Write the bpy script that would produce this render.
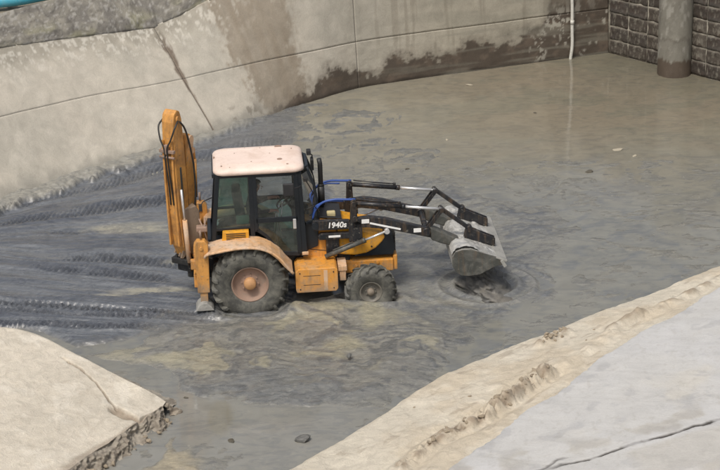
import bpy, bmesh, math, random
import numpy as np
from mathutils import Vector, Matrix
random.seed(7)
R = math.radians
scene = bpy.context.scene
for o in list(bpy.data.objects): bpy.data.objects.remove(o)
col = scene.collection

# ------------------------------------------------------------------ camera
FPX = 2000.0                      # focal length in photo pixels (photo 720 wide)
PITCH, ROLL = R(22.0), R(1.6)
CAM = np.array([0.0, -33.0, 15.1])
_r0 = np.array([1.0, 0, 0]); _u0 = np.array([0, math.sin(PITCH), math.cos(PITCH)])
FW = np.array([0, math.cos(PITCH), -math.sin(PITCH)])
RT = math.cos(ROLL)*_r0 - math.sin(ROLL)*_u0
UP = math.cos(ROLL)*_u0 + math.sin(ROLL)*_r0
cd = bpy.data.cameras.new('camera'); cam = bpy.data.objects.new('camera', cd); col.objects.link(cam)
cd.sensor_width = 36.0; cd.lens = FPX/720*36; cd.clip_start = 0.5; cd.clip_end = 2000
m = Matrix.Identity(4)
for i in range(3):
    m[i][0] = RT[i]; m[i][1] = UP[i]; m[i][2] = -FW[i]; m[i][3] = CAM[i]
cam.matrix_world = m
cd.dof.use_dof = True; cd.dof.focus_distance = 37.0; cd.dof.aperture_fstop = 5.6
scene.camera = cam

def P(px, py, z=0.0):
    v = FW*FPX + RT*(px-360) + UP*(235-py)
    t = (z-CAM[2])/v[2]
    return CAM + v*t
def proj(X, Y, Z):
    dx, dy, dz = X-CAM[0], Y-CAM[1], Z-CAM[2]
    d = dx*FW[0]+dy*FW[1]+dz*FW[2]
    return 360+FPX*(dx*RT[0]+dy*RT[1]+dz*RT[2])/d, 235-FPX*(dx*UP[0]+dy*UP[1]+dz*UP[2])/d

# ------------------------------------------------------------------ world, sun, exposure
SUN_EL, SUN_AZ = R(58), R(205)    # azimuth: direction TOWARDS the sun, measured from +Y clockwise
w = bpy.data.worlds.new("World"); scene.world = w; w.use_nodes = True
nt = w.node_tree; nt.nodes.clear()
sky = nt.nodes.new('ShaderNodeTexSky'); sky.sky_type = 'NISHITA'; sky.sun_disc = False
sky.sun_elevation = SUN_EL; sky.sun_rotation = SUN_AZ
sky.air_density = 1.0; sky.dust_density = 6.0; sky.ozone_density = 1.0
hsv = nt.nodes.new('ShaderNodeHueSaturation'); hsv.inputs['Saturation'].default_value = 0.45
bg = nt.nodes.new('ShaderNodeBackground'); bg.inputs['Strength'].default_value = 0.11
wo = nt.nodes.new('ShaderNodeOutputWorld')
nt.links.new(sky.outputs[0], hsv.inputs['Color']); nt.links.new(hsv.outputs[0], bg.inputs['Color']); nt.links.new(bg.outputs[0], wo.inputs['Surface'])
sl = bpy.data.lights.new('sun', 'SUN'); sl.energy = 1.75; sl.angle = R(12); sl.color = (1.0, 0.93, 0.84)
so = bpy.data.objects.new('sun', sl); col.objects.link(so)
sd = Vector((math.sin(SUN_AZ)*math.cos(SUN_EL), math.cos(SUN_AZ)*math.cos(SUN_EL), math.sin(SUN_EL)))
so.rotation_euler = sd.to_track_quat('Z', 'Y').to_euler(); so.location = (0, 0, 40)
scene.render.engine = 'CYCLES'
scene.view_settings.view_transform = 'Standard'; scene.view_settings.look = 'None'
scene.view_settings.exposure = 0.16; scene.view_settings.gamma = 1.0
scene.cycles.max_bounces = 8; scene.cycles.transparent_max_bounces = 12

# ------------------------------------------------------------------ numpy noise
def vn(x, y, seed=0):
    xi = np.floor(x).astype(np.int64); yi = np.floor(y).astype(np.int64)
    fx = x-xi; fy = y-yi
    fx = fx*fx*fx*(fx*(fx*6-15)+10); fy = fy*fy*fy*(fy*(fy*6-15)+10)
    def h(a, b):
        n = (a*374761393 + b*668265263 + seed*1442695041) & 0xffffffff
        n = ((n ^ (n >> 13))*1274126177) & 0xffffffff
        n = n ^ (n >> 16)
        return (n & 0xffff)/65535.0
    return (h(xi, yi)*(1-fx)+h(xi+1, yi)*fx)*(1-fy)+(h(xi, yi+1)*(1-fx)+h(xi+1, yi+1)*fx)*fy
def fbm(x, y, seed=0, octv=4, gain=0.5):
    s = 0; a = 1; tot = 0; ca, sa = math.cos(0.6), math.sin(0.6)
    for i in range(octv):
        s = s+a*vn(x, y, seed+i*17); tot += a; a *= gain
        x, y = (x*ca-y*sa)*2.03+3.1, (x*sa+y*ca)*2.03+7.7
    return s/tot
def ss(a, b, x):
    t = np.clip((x-a)/(b-a), 0, 1); return t*t*(3-2*t)
def mix(a, b, t): return a*(1-t)+b*t
def cmix(c, rgb, t):
    return c*(1-t[..., None]) + np.array(rgb)*t[..., None]
def sdf(X, Y, poly):
    """signed distance to a polygon, negative inside"""
    d = np.full(X.shape, 1e9); inside = np.zeros(X.shape, bool)
    n = len(poly)
    for i in range(n):
        ax, ay = poly[i]; bx, by = poly[(i+1) % n]
        ex, ey = bx-ax, by-ay
        t = np.clip(((X-ax)*ex+(Y-ay)*ey)/(ex*ex+ey*ey+1e-12), 0, 1)
        d = np.minimum(d, np.hypot(X-ax-t*ex, Y-ay-t*ey))
        if abs(ey) > 1e-9:
            c = ((ay > Y) != (by > Y)) & (X < ex*(Y-ay)/ey+ax)
            inside ^= c
    return np.where(inside, -d, d)
def ppoly(pts, z=0.0): return [tuple(P(a, b, z)[:2]) for a, b in pts]
def smooth_line(pts, n):
    """Catmull-Rom through 2-D/3-D points, n samples, uniform in arc length"""
    p = np.array(pts, float); p = np.vstack([2*p[0]-p[1], p, 2*p[-1]-p[-2]])
    out = []
    for i in range(1, len(p)-2):
        t = np.linspace(0, 1, 40, endpoint=False)[:, None]
        a, b, c, d = p[i-1], p[i], p[i+1], p[i+2]
        out.append(0.5*((2*b)+(-a+c)*t+(2*a-5*b+4*c-d)*t*t+(-a+3*b-3*c+d)*t**3))
    out = np.vstack(out+[p[-2:-1]])
    s = np.r_[0, np.cumsum(np.linalg.norm(np.diff(out, axis=0), axis=1))]
    q = np.linspace(0, s[-1], n)
    return np.stack([np.interp(q, s, out[:, k]) for k in range(out.shape[1])], 1)

# ------------------------------------------------------------------ materials
def new_mat(name):
    mt = bpy.data.materials.new(name); mt.use_nodes = True
    n = mt.node_tree; n.nodes.clear()
    out = n.nodes.new('ShaderNodeOutputMaterial'); b = n.nodes.new('ShaderNodeBsdfPrincipled')
    n.links.new(b.outputs[0], out.inputs[0])
    return mt, n, b
def nd(n, t, **kw):
    x = n.nodes.new(t)
    for k, v in kw.items():
        if k.startswith('i_'): x.inputs[k[2:].replace('_', ' ')].default_value = v
        else: setattr(x, k, v)
    return x
def ramp(n, src, p0, p1, c0=(0, 0, 0, 1), c1=(1, 1, 1, 1)):
    r = n.nodes.new('ShaderNodeValToRGB'); r.color_ramp.elements[0].position = p0; r.color_ramp.elements[1].position = p1
    r.color_ramp.elements[0].color = c0; r.color_ramp.elements[1].color = c1
    n.links.new(src, r.inputs[0]); return r
def mixc(n, fac, a, b):
    mx = n.nodes.new('ShaderNodeMix'); mx.data_type = 'RGBA'
    for s, v in ((0, fac), (6, a), (7, b)):
        if isinstance(v, (tuple, list)): mx.inputs[s].default_value = (*v[:3], 1)
        elif isinstance(v, (int, float)): mx.inputs[s].default_value = v
        else: n.links.new(v, mx.inputs[s])
    return mx.outputs[2]
def noise(n, coord, scale, detail=5, rough=0.6, dist=0.0):
    x = nd(n, 'ShaderNodeTexNoise'); x.inputs['Scale'].default_value = scale; x.inputs['Detail'].default_value = detail
    x.inputs['Roughness'].default_value = rough; x.inputs['Distortion'].default_value = dist
    n.links.new(coord, x.inputs['Vector']); return x.outputs[0]
def paint(name, base, dirt=(0.25, 0.2, 0.15), amt=0.5, rough=0.45, scale=4.0, metal=0.0, bump=0.004, fine=(0.05, 0.04, 0.035), fine_amt=0.25, grime=0.0):
    """painted or bare surface with patches of dried dirt and small dark chips"""
    mt, n, b = new_mat(name)
    tc = nd(n, 'ShaderNodeTexCoord').outputs['Object']
    n1 = noise(n, tc, scale, 8, 0.68, 0.4); n2 = noise(n, tc, scale*7, 4, 0.6)
    r1 = ramp(n, n1, 0.62-0.3*amt, 0.78-0.15*amt)
    m1 = nd(n, 'ShaderNodeMath', operation='MULTIPLY'); n.links.new(r1.outputs[0], m1.inputs[0]); m1.inputs[1].default_value = min(1, amt*1.4)
    c = mixc(n, m1.outputs[0], base, dirt)
    r2 = ramp(n, n2, 0.60, 0.72)
    m2 = nd(n, 'ShaderNodeMath', operation='MULTIPLY'); n.links.new(r2.outputs[0], m2.inputs[0]); m2.inputs[1].default_value = fine_amt
    c = mixc(n, m2.outputs[0], c, fine)
    if grime > 0:
        mp = nd(n, 'ShaderNodeMapping'); mp.inputs['Scale'].default_value = (9, 9, 1.1); n.links.new(tc, mp.inputs[0])
        r3 = ramp(n, noise(n, mp.outputs[0], 1.6, 5, .6), .50, .72, (0, 0, 0, 1), (grime*.8,)*3+(1,)); c = mixc(n, r3.outputs[0], c, (0.16, 0.105, 0.06))
        r4 = ramp(n, noise(n, tc, 13, 9, .78), .585, .625, (0, 0, 0, 1), (grime,)*3+(1,)); c = mixc(n, r4.outputs[0], c, (0.20, 0.185, 0.155))
        sx = nd(n, 'ShaderNodeSeparateXYZ'); n.links.new(tc, sx.inputs[0])
        ad = nd(n, 'ShaderNodeMath', operation='MULTIPLY_ADD'); n.links.new(noise(n, tc, 5, 8, .7), ad.inputs[0]); ad.inputs[1].default_value = 1.3; n.links.new(sx.outputs[2], ad.inputs[2])
        r5 = ramp(n, ad.outputs[0], .0, 1.0, (1, 1, 1, 1), (0, 0, 0, 1)); r5.color_ramp.elements[0].position = .0
        mr5 = nd(n, 'ShaderNodeMapRange'); mr5.inputs[1].default_value = 1.10; mr5.inputs[2].default_value = 1.42; mr5.inputs[3].default_value = grime; mr5.inputs[4].default_value = 0.0
        n.links.new(ad.outputs[0], mr5.inputs[0]); c = mixc(n, mr5.outputs[0], c, (0.21, 0.195, 0.165))
    n.links.new(c, b.inputs['Base Color'])
    rr = nd(n, 'ShaderNodeMapRange'); rr.inputs[3].default_value = rough; rr.inputs[4].default_value = min(1, rough+0.35)
    n.links.new(m1.outputs[0], rr.inputs[0]); n.links.new(rr.outputs[0], b.inputs['Roughness'])
    b.inputs['Metallic'].default_value = metal
    bp = nd(n, 'ShaderNodeBump'); bp.inputs['Strength'].default_value = 0.6; bp.inputs['Distance'].default_value = bump
    n.links.new(n1, bp.inputs['Height']); n.links.new(bp.outputs[0], b.inputs['Normal'])
    return mt
def attr_mat(name, bscale=(9, 45), bdist=(0.03, 0.006), var=0.25, rough=(0.9, 0.25), spec=0.5, stretch=(1, 1, 1), coat=0.0):
    """colour from the 'Col' attribute, wetness from its alpha, fine grain and relief from noise"""
    mt, n, b = new_mat(name)
    at = nd(n, 'ShaderNodeAttribute', attribute_name='Col')
    tc = nd(n, 'ShaderNodeTexCoord').outputs['Object']
    mp = nd(n, 'ShaderNodeMapping'); mp.inputs['Scale'].default_value = stretch; n.links.new(tc, mp.inputs[0])
    n1 = noise(n, mp.outputs[0], bscale[0], 8, 0.65, 0.6); n2 = noise(n, mp.outputs[0], bscale[1], 5, 0.6)
    mr = nd(n, 'ShaderNodeMapRange'); mr.inputs[1].default_value = 0.25; mr.inputs[2].default_value = 0.75
    mr.inputs[3].default_value = 1-var; mr.inputs[4].default_value = 1+var; n.links.new(n1, mr.inputs[0])
    mr2 = nd(n, 'ShaderNodeMapRange'); mr2.inputs[1].default_value = 0.25; mr2.inputs[2].default_value = 0.75
    mr2.inputs[3].default_value = 1-var*0.6; mr2.inputs[4].default_value = 1+var*0.6; n.links.new(n2, mr2.inputs[0])
    mm = nd(n, 'ShaderNodeMath', operation='MULTIPLY'); n.links.new(mr.outputs[0], mm.inputs[0]); n.links.new(mr2.outputs[0], mm.inputs[1])
    vm = nd(n, 'ShaderNodeVectorMath', operation='SCALE'); n.links.new(at.outputs['Color'], vm.inputs[0]); n.links.new(mm.outputs[0], vm.inputs['Scale'])
    n.links.new(vm.outputs[0], b.inputs['Base Color'])
    rg = nd(n, 'ShaderNodeMapRange'); rg.inputs[3].default_value = rough[0]; rg.inputs[4].default_value = rough[1]
    n.links.new(at.outputs['Alpha'], rg.inputs[0]); n.links.new(rg.outputs[0], b.inputs['Roughness'])
    b.inputs['Specular IOR Level'].default_value = spec
    b1 = nd(n, 'ShaderNodeBump'); b1.inputs['Strength'].default_value = 1; b1.inputs['Distance'].default_value = bdist[0]; n.links.new(n1, b1.inputs['Height'])
    b2 = nd(n, 'ShaderNodeBump'); b2.inputs['Strength'].default_value = 1; b2.inputs['Distance'].default_value = bdist[1]; n.links.new(n2, b2.inputs['Height'])
    n.links.new(b1.outputs[0], b2.inputs['Normal']); n.links.new(b2.outputs[0], b.inputs['Normal'])
    return mt

M = {}
M['orange'] = paint('orange_paint', (0.66, 0.29, 0.045), (0.44, 0.30, 0.17), 0.5, 0.42, 3.0, grime=0.7)
M['boom_orange'] = paint('weathered_orange_paint', (0.62, 0.30, 0.075), (0.20, 0.10, 0.045), 0.55, 0.5, 2.5, fine=(0.05, 0.03, 0.02), fine_amt=0.6, grime=0.75)
M['yellow'] = paint('hood_paint', (0.70, 0.33, 0.025), (0.42, 0.28, 0.14), 0.35, 0.35, 3.0, grime=0.7)
M['dusty'] = paint('dusty_orange_paint', (0.62, 0.36, 0.17), (0.58, 0.45, 0.34), 0.8, 0.6, 2.5, grime=0.7)
M['roof'] = paint('roof_paint', (0.78, 0.64, 0.56), (0.60, 0.46, 0.38), 0.55, 0.55, 3.0, fine=(0.35, 0.22, 0.16), fine_amt=0.3)
M['black'] = paint('black_paint', (0.014, 0.015, 0.018), (0.075, 0.072, 0.068), 0.3, 0.4, 5.0, grime=0.7, fine=(0.10, 0.10, 0.10))
M['cab'] = paint('cab_frame_paint', (0.010, 0.014, 0.019), (0.04, 0.042, 0.045), 0.25, 0.35, 5.0, fine=(0.08, 0.08, 0.08))
M['rubber'] = paint('muddy_rubber', (0.06, 0.06, 0.054), (0.19, 0.185, 0.155), 0.66, 0.6, 5.0, bump=0.012, fine=(0.22, 0.21, 0.18), fine_amt=0.3)
M['rim'] = paint('rim_paint', (0.30, 0.20, 0.15), (0.20, 0.17, 0.14), 0.5, 0.7, 6.0)
M['hub'] = paint('hub_paint', (0.50, 0.27, 0.12), (0.3, 0.2, 0.13), 0.4, 0.6, 9.0)
M['steel'] = paint('chrome_rod', (0.75, 0.75, 0.74), (0.45, 0.43, 0.4), 0.2, 0.22, 8.0, metal=0.6)
M['white'] = paint('white_print', (0.78, 0.78, 0.76), (0.5, 0.5, 0.48), 0.2, 0.5, 20.0, fine_amt=0.1)
M['cream'] = paint('cream_plastic', (0.62, 0.52, 0.28), (0.4, 0.35, 0.25), 0.2, 0.5, 9.0)
M['blue'] = paint('blue_hose', (0.03, 0.08, 0.30), (0.12, 0.14, 0.2), 0.25, 0.4, 6.0)
M['hose'] = paint('black_hose', (0.02, 0.02, 0.02), (0.09, 0.08, 0.07), 0.3, 0.5, 8.0)
M['caked'] = paint('mud_caked_steel', (0.34, 0.335, 0.31), (0.16, 0.16, 0.15), 0.55, 0.5, 4.5, bump=0.03, fine=(0.1, 0.1, 0.1))
M['caked_dark'] = paint('mud_caked_dark_steel', (0.06, 0.063, 0.057), (0.17, 0.168, 0.15), 0.5, 0.45, 4.0, grime=0.6, bump=0.02)
M['digbucket'] = paint('rusty_bucket_steel', (0.24, 0.18, 0.13), (0.12, 0.08, 0.055), 0.5, 0.6, 4.0, grime=0.5)
M['seat'] = paint('seat_vinyl', (0.02, 0.02, 0.022), (0.06, 0.06, 0.06), 0.3, 0.6, 6.0)
M['skin'] = paint('skin', (0.50, 0.27, 0.20), (0.42, 0.2, 0.15), 0.2, 0.5, 9.0, fine_amt=0.05)
M['shirt'] = paint('dark_cloth', (0.02, 0.022, 0.03), (0.04, 0.04, 0.05), 0.4, 0.9, 9.0, fine_amt=0.1)
M['trouser'] = paint('green_cloth', (0.05, 0.085, 0.04), (0.09, 0.11, 0.06), 0.4, 0.9, 9.0, fine_amt=0.1)
M['hair'] = paint('black_hair', (0.01, 0.01, 0.01), (0.02, 0.018, 0.015), 0.4, 0.6, 20.0, fine_amt=0.05)
M['bluepipe'] = paint('blue_plastic', (0.06, 0.34, 0.45), (0.3, 0.4, 0.42), 0.3, 0.4, 2.0)
M['pvc'] = paint('white_pvc', (0.55, 0.54, 0.49), (0.3, 0.29, 0.25), 0.4, 0.5, 4.0)
M['debris'] = paint('wet_debris', (0.09, 0.08, 0.06), (0.2, 0.17, 0.12), 0.4, 0.5, 9.0)
M['leaf'] = paint('pale_scrap', (0.38, 0.34, 0.26), (0.3, 0.26, 0.18), 0.4, 0.7, 9.0)

def glass_mat(name, tint, gloss):
    mt = bpy.data.materials.new(name); mt.use_nodes = True; n = mt.node_tree; n.nodes.clear()
    out = nd(n, 'ShaderNodeOutputMaterial'); t = nd(n, 'ShaderNodeBsdfTransparent'); t.inputs[0].default_value = (*tint, 1)
    g = nd(n, 'ShaderNodeBsdfGlossy'); g.inputs['Roughness'].default_value = 0.04
    d = nd(n, 'ShaderNodeBsdfDiffuse'); d.inputs[0].default_value = (0.3, 0.3, 0.27, 1)
    lw = nd(n, 'ShaderNodeFresnel'); lw.inputs[0].default_value = 1.5
    ad = nd(n, 'ShaderNodeMath', operation='ADD'); n.links.new(lw.outputs[0], ad.inputs[0]); ad.inputs[1].default_value = gloss
    m1 = nd(n, 'ShaderNodeMixShader'); n.links.new(ad.outputs[0], m1.inputs[0]); n.links.new(t.outputs[0], m1.inputs[1]); n.links.new(g.outputs[0], m1.inputs[2])
    tc = nd(n, 'ShaderNodeTexCoord').outputs['Object']
    dn = ramp(n, noise(n, tc, 5, 6, 0.7), 0.45, 0.8, (0.02,)*3+(1,), (0.22,)*3+(1,))
    m2 = nd(n, 'ShaderNodeMixShader'); n.links.new(dn.outputs[0], m2.inputs[0]); n.links.new(m1.outputs[0], m2.inputs[1]); n.links.new(d.outputs[0], m2.inputs[2])
    n.links.new(m2.outputs[0], out.inputs[0]); return mt
M['glass'] = glass_mat('cab_glass', (0.90, 0.92, 0.92), 0.0)
M['glass_green'] = glass_mat('tinted_glass', (0.66, 0.80, 0.74), 0.05)

M['mud'] = attr_mat('wet_mud', (6, 34), (0.013, 0.003), 0.22, (0.62, 0.11), 0.65, (1, 2.0, 1))
def marble(mt, sc=2.6, dark=.78, light=1.40, amt=1.0):
    n = mt.node_tree; b = [x for x in n.nodes if x.type == 'BSDF_PRINCIPLED'][0]
    src = b.inputs['Base Color'].links[0].from_socket
    tc = nd(n, 'ShaderNodeTexCoord').outputs['Object']; mp = nd(n, 'ShaderNodeMapping'); mp.inputs['Scale'].default_value = (1, 2.4, 1); mp.inputs['Rotation'].default_value = (0, 0, .12); n.links.new(tc, mp.inputs[0])
    a = noise(n, mp.outputs[0], sc, 11, .68, 1.6); c2 = noise(n, mp.outputs[0], sc*1.7, 10, .7, 2.2)
    d = ramp(n, a, .50, .57, (1, 1, 1, 1), (dark, dark*1.02, dark*1.06, 1)); l = ramp(n, c2, .56, .66, (1, 1, 1, 1), (light, light*.985, light*.94, 1))
    for t in (d, l):
        vm = nd(n, 'ShaderNodeVectorMath', operation='MULTIPLY'); n.links.new(src, vm.inputs[0]); n.links.new(t.outputs[0], vm.inputs[1]); src = vm.outputs[0]
    n.links.new(src, b.inputs['Base Color'])
marble(M['mud'])
M['bank'] = attr_mat('bank_concrete', (3.5, 34), (0.009, 0.004), 0.14, (0.95, 0.35), 0.35)
M['crust'] = attr_mat('dry_crust', (5, 40), (0.03, 0.008), 0.16, (0.95, 0.5), 0.3)
M['block'] = attr_mat('old_block', (4, 30), (0.03, 0.008), 0.35, (0.9, 0.35), 0.4)
M['sheet'] = attr_mat('smooth_slab', (2.2, 30), (0.015, 0.004), 0.09, (0.85, 0.4), 0.3)

def water_mat():
    mt, n, b = new_mat('silty_water')
    at = nd(n, 'ShaderNodeAttribute', attribute_name='Col')
    tc = nd(n, 'ShaderNodeTexCoord').outputs['Object']
    n0 = noise(n, tc, 1.3, 7, 0.62, 1.4)
    mr = nd(n, 'ShaderNodeMapRange'); mr.inputs[1].default_value = 0.3; mr.inputs[2].default_value = 0.7
    mr.inputs[3].default_value = 0.90; mr.inputs[4].default_value = 1.10; n.links.new(n0, mr.inputs[0])
    vm = nd(n, 'ShaderNodeVectorMath', operation='SCALE'); n.links.new(at.outputs['Color'], vm.inputs[0]); n.links.new(mr.outputs[0], vm.inputs['Scale'])
    n.links.new(vm.outputs[0], b.inputs['Base Color'])
    rg = nd(n, 'ShaderNodeMapRange'); rg.inputs[3].default_value = 0.30; rg.inputs[4].default_value = 0.02
    n.links.new(at.outputs['Alpha'], rg.inputs[0]); n.links.new(rg.outputs[0], b.inputs['Roughness'])
    b.inputs['IOR'].default_value = 1.42
    n1 = noise(n, tc, 1.6, 4, 0.55, 0.8); n2 = noise(n, tc, 14, 3, 0.5, 0.3)
    b1 = nd(n, 'ShaderNodeBump'); b1.inputs['Distance'].default_value = 0.006; b1.inputs['Strength'].default_value = 0.6; n.links.new(n1, b1.inputs['Height'])
    b2 = nd(n, 'ShaderNodeBump'); b2.inputs['Distance'].default_value = 0.0007; b2.inputs['Strength'].default_value = 0.7; n.links.new(n2, b2.inputs['Height'])
    n.links.new(b1.outputs[0], b2.inputs['Normal']); n.links.new(b2.outputs[0], b.inputs['Normal'])
    return mt
M['water'] = water_mat(); marble(M['water'], 1.5, .86, 1.12)

# ------------------------------------------------------------------ object helpers
def tag(o, label=None, cat=None, group=None, kind=None):
    if label: o['label'] = label
    if cat: o['category'] = cat
    if group: o['group'] = group
    if kind: o['kind'] = kind
    return o
def link(name, me, mat, parent=None, smooth=False):
    o = bpy.data.objects.new(name, me); col.objects.link(o)
    if mat is not None and len(me.materials) == 0: me.materials.append(mat)
    if smooth:
        me.polygons.foreach_set('use_smooth', [True]*len(me.polygons))
    if parent: o.parent = parent
    return o
def empty(name, loc=(0, 0, 0), rz=0.0):
    o = bpy.data.objects.new(name, None); col.objects.link(o); o.location = loc; o.rotation_euler = (0, 0, rz); return o
def copy_part(o, parent, loc=None):
    c = o.copy(); col.objects.link(c); c.parent = parent
    for ch in [x for x in bpy.data.objects if x.parent is o]: 
        d = ch.copy(); col.objects.link(d); d.parent = c
    if loc is not None: c.location = loc
    return c
def grid_mesh(name, X, Y, Z, C=None, mat=None, parent=None, skirt=None, smooth=True):
    """regular grid of points (2-D arrays) as one mesh, optional skirt vector turned back from the rim"""
    nu, nv = X.shape
    V = np.stack([X.ravel(), Y.ravel(), Z.ravel()], 1)
    i = np.arange(nu*nv).reshape(nu, nv)
    F = np.stack([i[:-1, :-1].ravel(), i[1:, :-1].ravel(), i[1:, 1:].ravel(), i[:-1, 1:].ravel()], 1)
    Cc = None if C is None else C.reshape(-1, 4)
    if skirt is not None:
        rim = np.r_[i[:, 0], i[-1, 1:], i[-2::-1, -1], i[0, -2:0:-1]]
        sk = skirt.reshape(-1, 3)[rim]
        base = len(V); V = np.vstack([V, V[rim]+sk]); k = len(rim); q = np.arange(k); q2 = (q+1) % k
        F = np.vstack([F, np.stack([rim[q2], rim[q], base+q, base+q2], 1)])
        if Cc is not None: Cc = np.vstack([Cc, Cc[rim]])
    me = bpy.data.meshes.new(name)
    me.vertices.add(len(V)); me.vertices.foreach_set('co', V.ravel())
    me.loops.add(F.size); me.loops.foreach_set('vertex_index', F.ravel())
    me.polygons.add(len(F)); me.polygons.foreach_set('loop_start', np.arange(0, F.size, 4)); 
    me.polygons.foreach_set('loop_total', np.full(len(F), 4))
    me.update(calc_edges=True); me.validate()
    if Cc is not None:
        a = me.color_attributes.new('Col', 'FLOAT_COLOR', 'POINT'); a.data.foreach_set('color', np.ascontiguousarray(Cc, dtype=np.float32).ravel())
    return link(name, me, mat, parent, smooth)

class MB:
    """collects solids in one bmesh"""
    def __init__(s): s.bm = bmesh.new()
    def box(s, x0, x1, y0, y1, z0, z1, bev=0.01, mtx=None):
        r = bmesh.ops.create_cube(s.bm, size=1.0); vs = r['verts']
        for v in vs:
            v.co = Vector((x0+(v.co.x+.5)*(x1-x0), y0+(v.co.y+.5)*(y1-y0), z0+(v.co.z+.5)*(z1-z0)))
        if mtx is not None: bmesh.ops.transform(s.bm, matrix=mtx, verts=vs)
        if bev > 0:
            es = list({e for v in vs for e in v.link_edges})
            bmesh.ops.bevel(s.bm, geom=es, offset=bev, segments=2, affect='EDGES', profile=0.5)
        return s
    def prism(s, pts, y0, y1, bev=0.01, axis='y', mtx=None):
        """profile pts (x,z) extruded along y (or (x,y) along z)"""
        f = (lambda p, d: Vector((p[0], d, p[1]))) if axis == 'y' else ((lambda p, d: Vector((p[0], p[1], d))) if axis == 'z' else (lambda p, d: Vector((d, p[0], p[1]))))
        a = [s.bm.verts.new(f(p, y0)) for p in pts]; b = [s.bm.verts.new(f(p, y1)) for p in pts]
        n = len(pts); fs = [s.bm.faces.new(a), s.bm.faces.new(b[::-1])]
        for i in range(n): fs.append(s.bm.faces.new((a[i], b[i], b[(i+1) % n], a[(i+1) % n])))
        bmesh.ops.recalc_face_normals(s.bm, faces=fs)
        if mtx is not None: bmesh.ops.transform(s.bm, matrix=mtx, verts=a+b)
        if bev > 0:
            es = [e for e in {e for v in a+b for e in v.link_edges} if e.calc_face_angle(0) > 0.35]
            bmesh.ops.bevel(s.bm, geom=es, offset=bev, segments=2, affect='EDGES', profile=0.5)
        return s
    def tube(s, pts, r, seg=10, cap=True, smooth=None):
        if smooth: pts = smooth_line(pts, smooth)
        pts = [Vector(p) for p in pts]; rings = []; up = None
        rs = r if isinstance(r, (list, tuple)) else [r]*len(pts)
        for i, p in enumerate(pts):
            d = (pts[min(i+1, len(pts)-1)]-pts[max(i-1, 0)]).normalized()
            if up is None:
                up = Vector((0, 0, 1)) if abs(d.z) < 0.9 else Vector((1, 0, 0))
            a = d.cross(up).normalized(); b = a.cross(d).normalized(); up = b
            rings.append([s.bm.verts.new(p+(a*math.cos(t)+b*math.sin(t))*rs[i]) for t in [2*math.pi*k/seg for k in range(seg)]])
        for i in range(len(rings)-1):
            for k in range(seg):
                f = s.bm.faces.new((rings[i][k], rings[i][(k+1) % seg], rings[i+1][(k+1) % seg], rings[i+1][k])); f.smooth = True
        if cap: s.bm.faces.new(rings[0][::-1]); s.bm.faces.new(rings[-1])
        return s
    def bar(s, a, b, w, h, bev=0.008):
        """rectangular bar from a to b, w across (y-ish), h tall"""
        a, b = Vector(a), Vector(b); d = b-a; L = d.length; d.normalize()
        side = Vector((0, 1, 0)) if abs(d.y) < 0.9 else Vector((1, 0, 0))
        u = d.cross(side).normalized(); side = u.cross(d).normalized()
        mt = Matrix((( d.x, side.x, u.x, a.x), (d.y, side.y, u.y, a.y), (d.z, side.z, u.z, a.z), (0, 0, 0, 1)))
        return s.box(0, L, -w/2, w/2, -h/2, h/2, bev, mt)
    def lathe(s, prof, cy=(0, 0, 0), seg=40, close=False):
        """profile (y, r) turned about the y axis"""
        rings = []
        for k in range(seg):
            t = 2*math.pi*k/seg
            rings.append([s.bm.verts.new((cy[0]+r*math.cos(t), cy[1]+y, cy[2]+r*math.sin(t))) for y, r in prof])
        n = len(prof)
        for k in range(seg):
            A, B = rings[k], rings[(k+1) % seg]
            for i in range(n if close else n-1):
                j = (i+1) % n
                f = s.bm.faces.new((A[i], A[j], B[j], B[i])); f.smooth = True
        return s
    def build(s, name, mat, parent=None, auto=True):
        bmesh.ops.recalc_face_normals(s.bm, faces=s.bm.faces)
        me = bpy.data.meshes.new(name); s.bm.to_mesh(me); s.bm.free()
        return link(name, me, mat, parent)

# ================================================================== SETTING
# ---- basin outline (waterline of the far bank and walls), read off in photo pixels
BASE_PX = [(-190, 262), (-90, 236), (0, 206), (60, 186), (130, 162), (180, 147), (222, 133), (255, 121), (285, 110), (320, 99), (360, 88),
           (420, 78.5), (480, 70.5), (540, 62), (609, 53)]
NB = 1200
base_w = smooth_line([P(a, b)[:2] for a, b in BASE_PX], NB)
bpx, bpy_ = proj(base_w[:, 0], base_w[:, 1], 0.0)
tan = np.gradient(base_w, axis=0); tan /= np.linalg.norm(tan, axis=1)[:, None]
nrm = np.stack([-tan[:, 1], tan[:, 0]], 1)            # away from the pool
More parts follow.
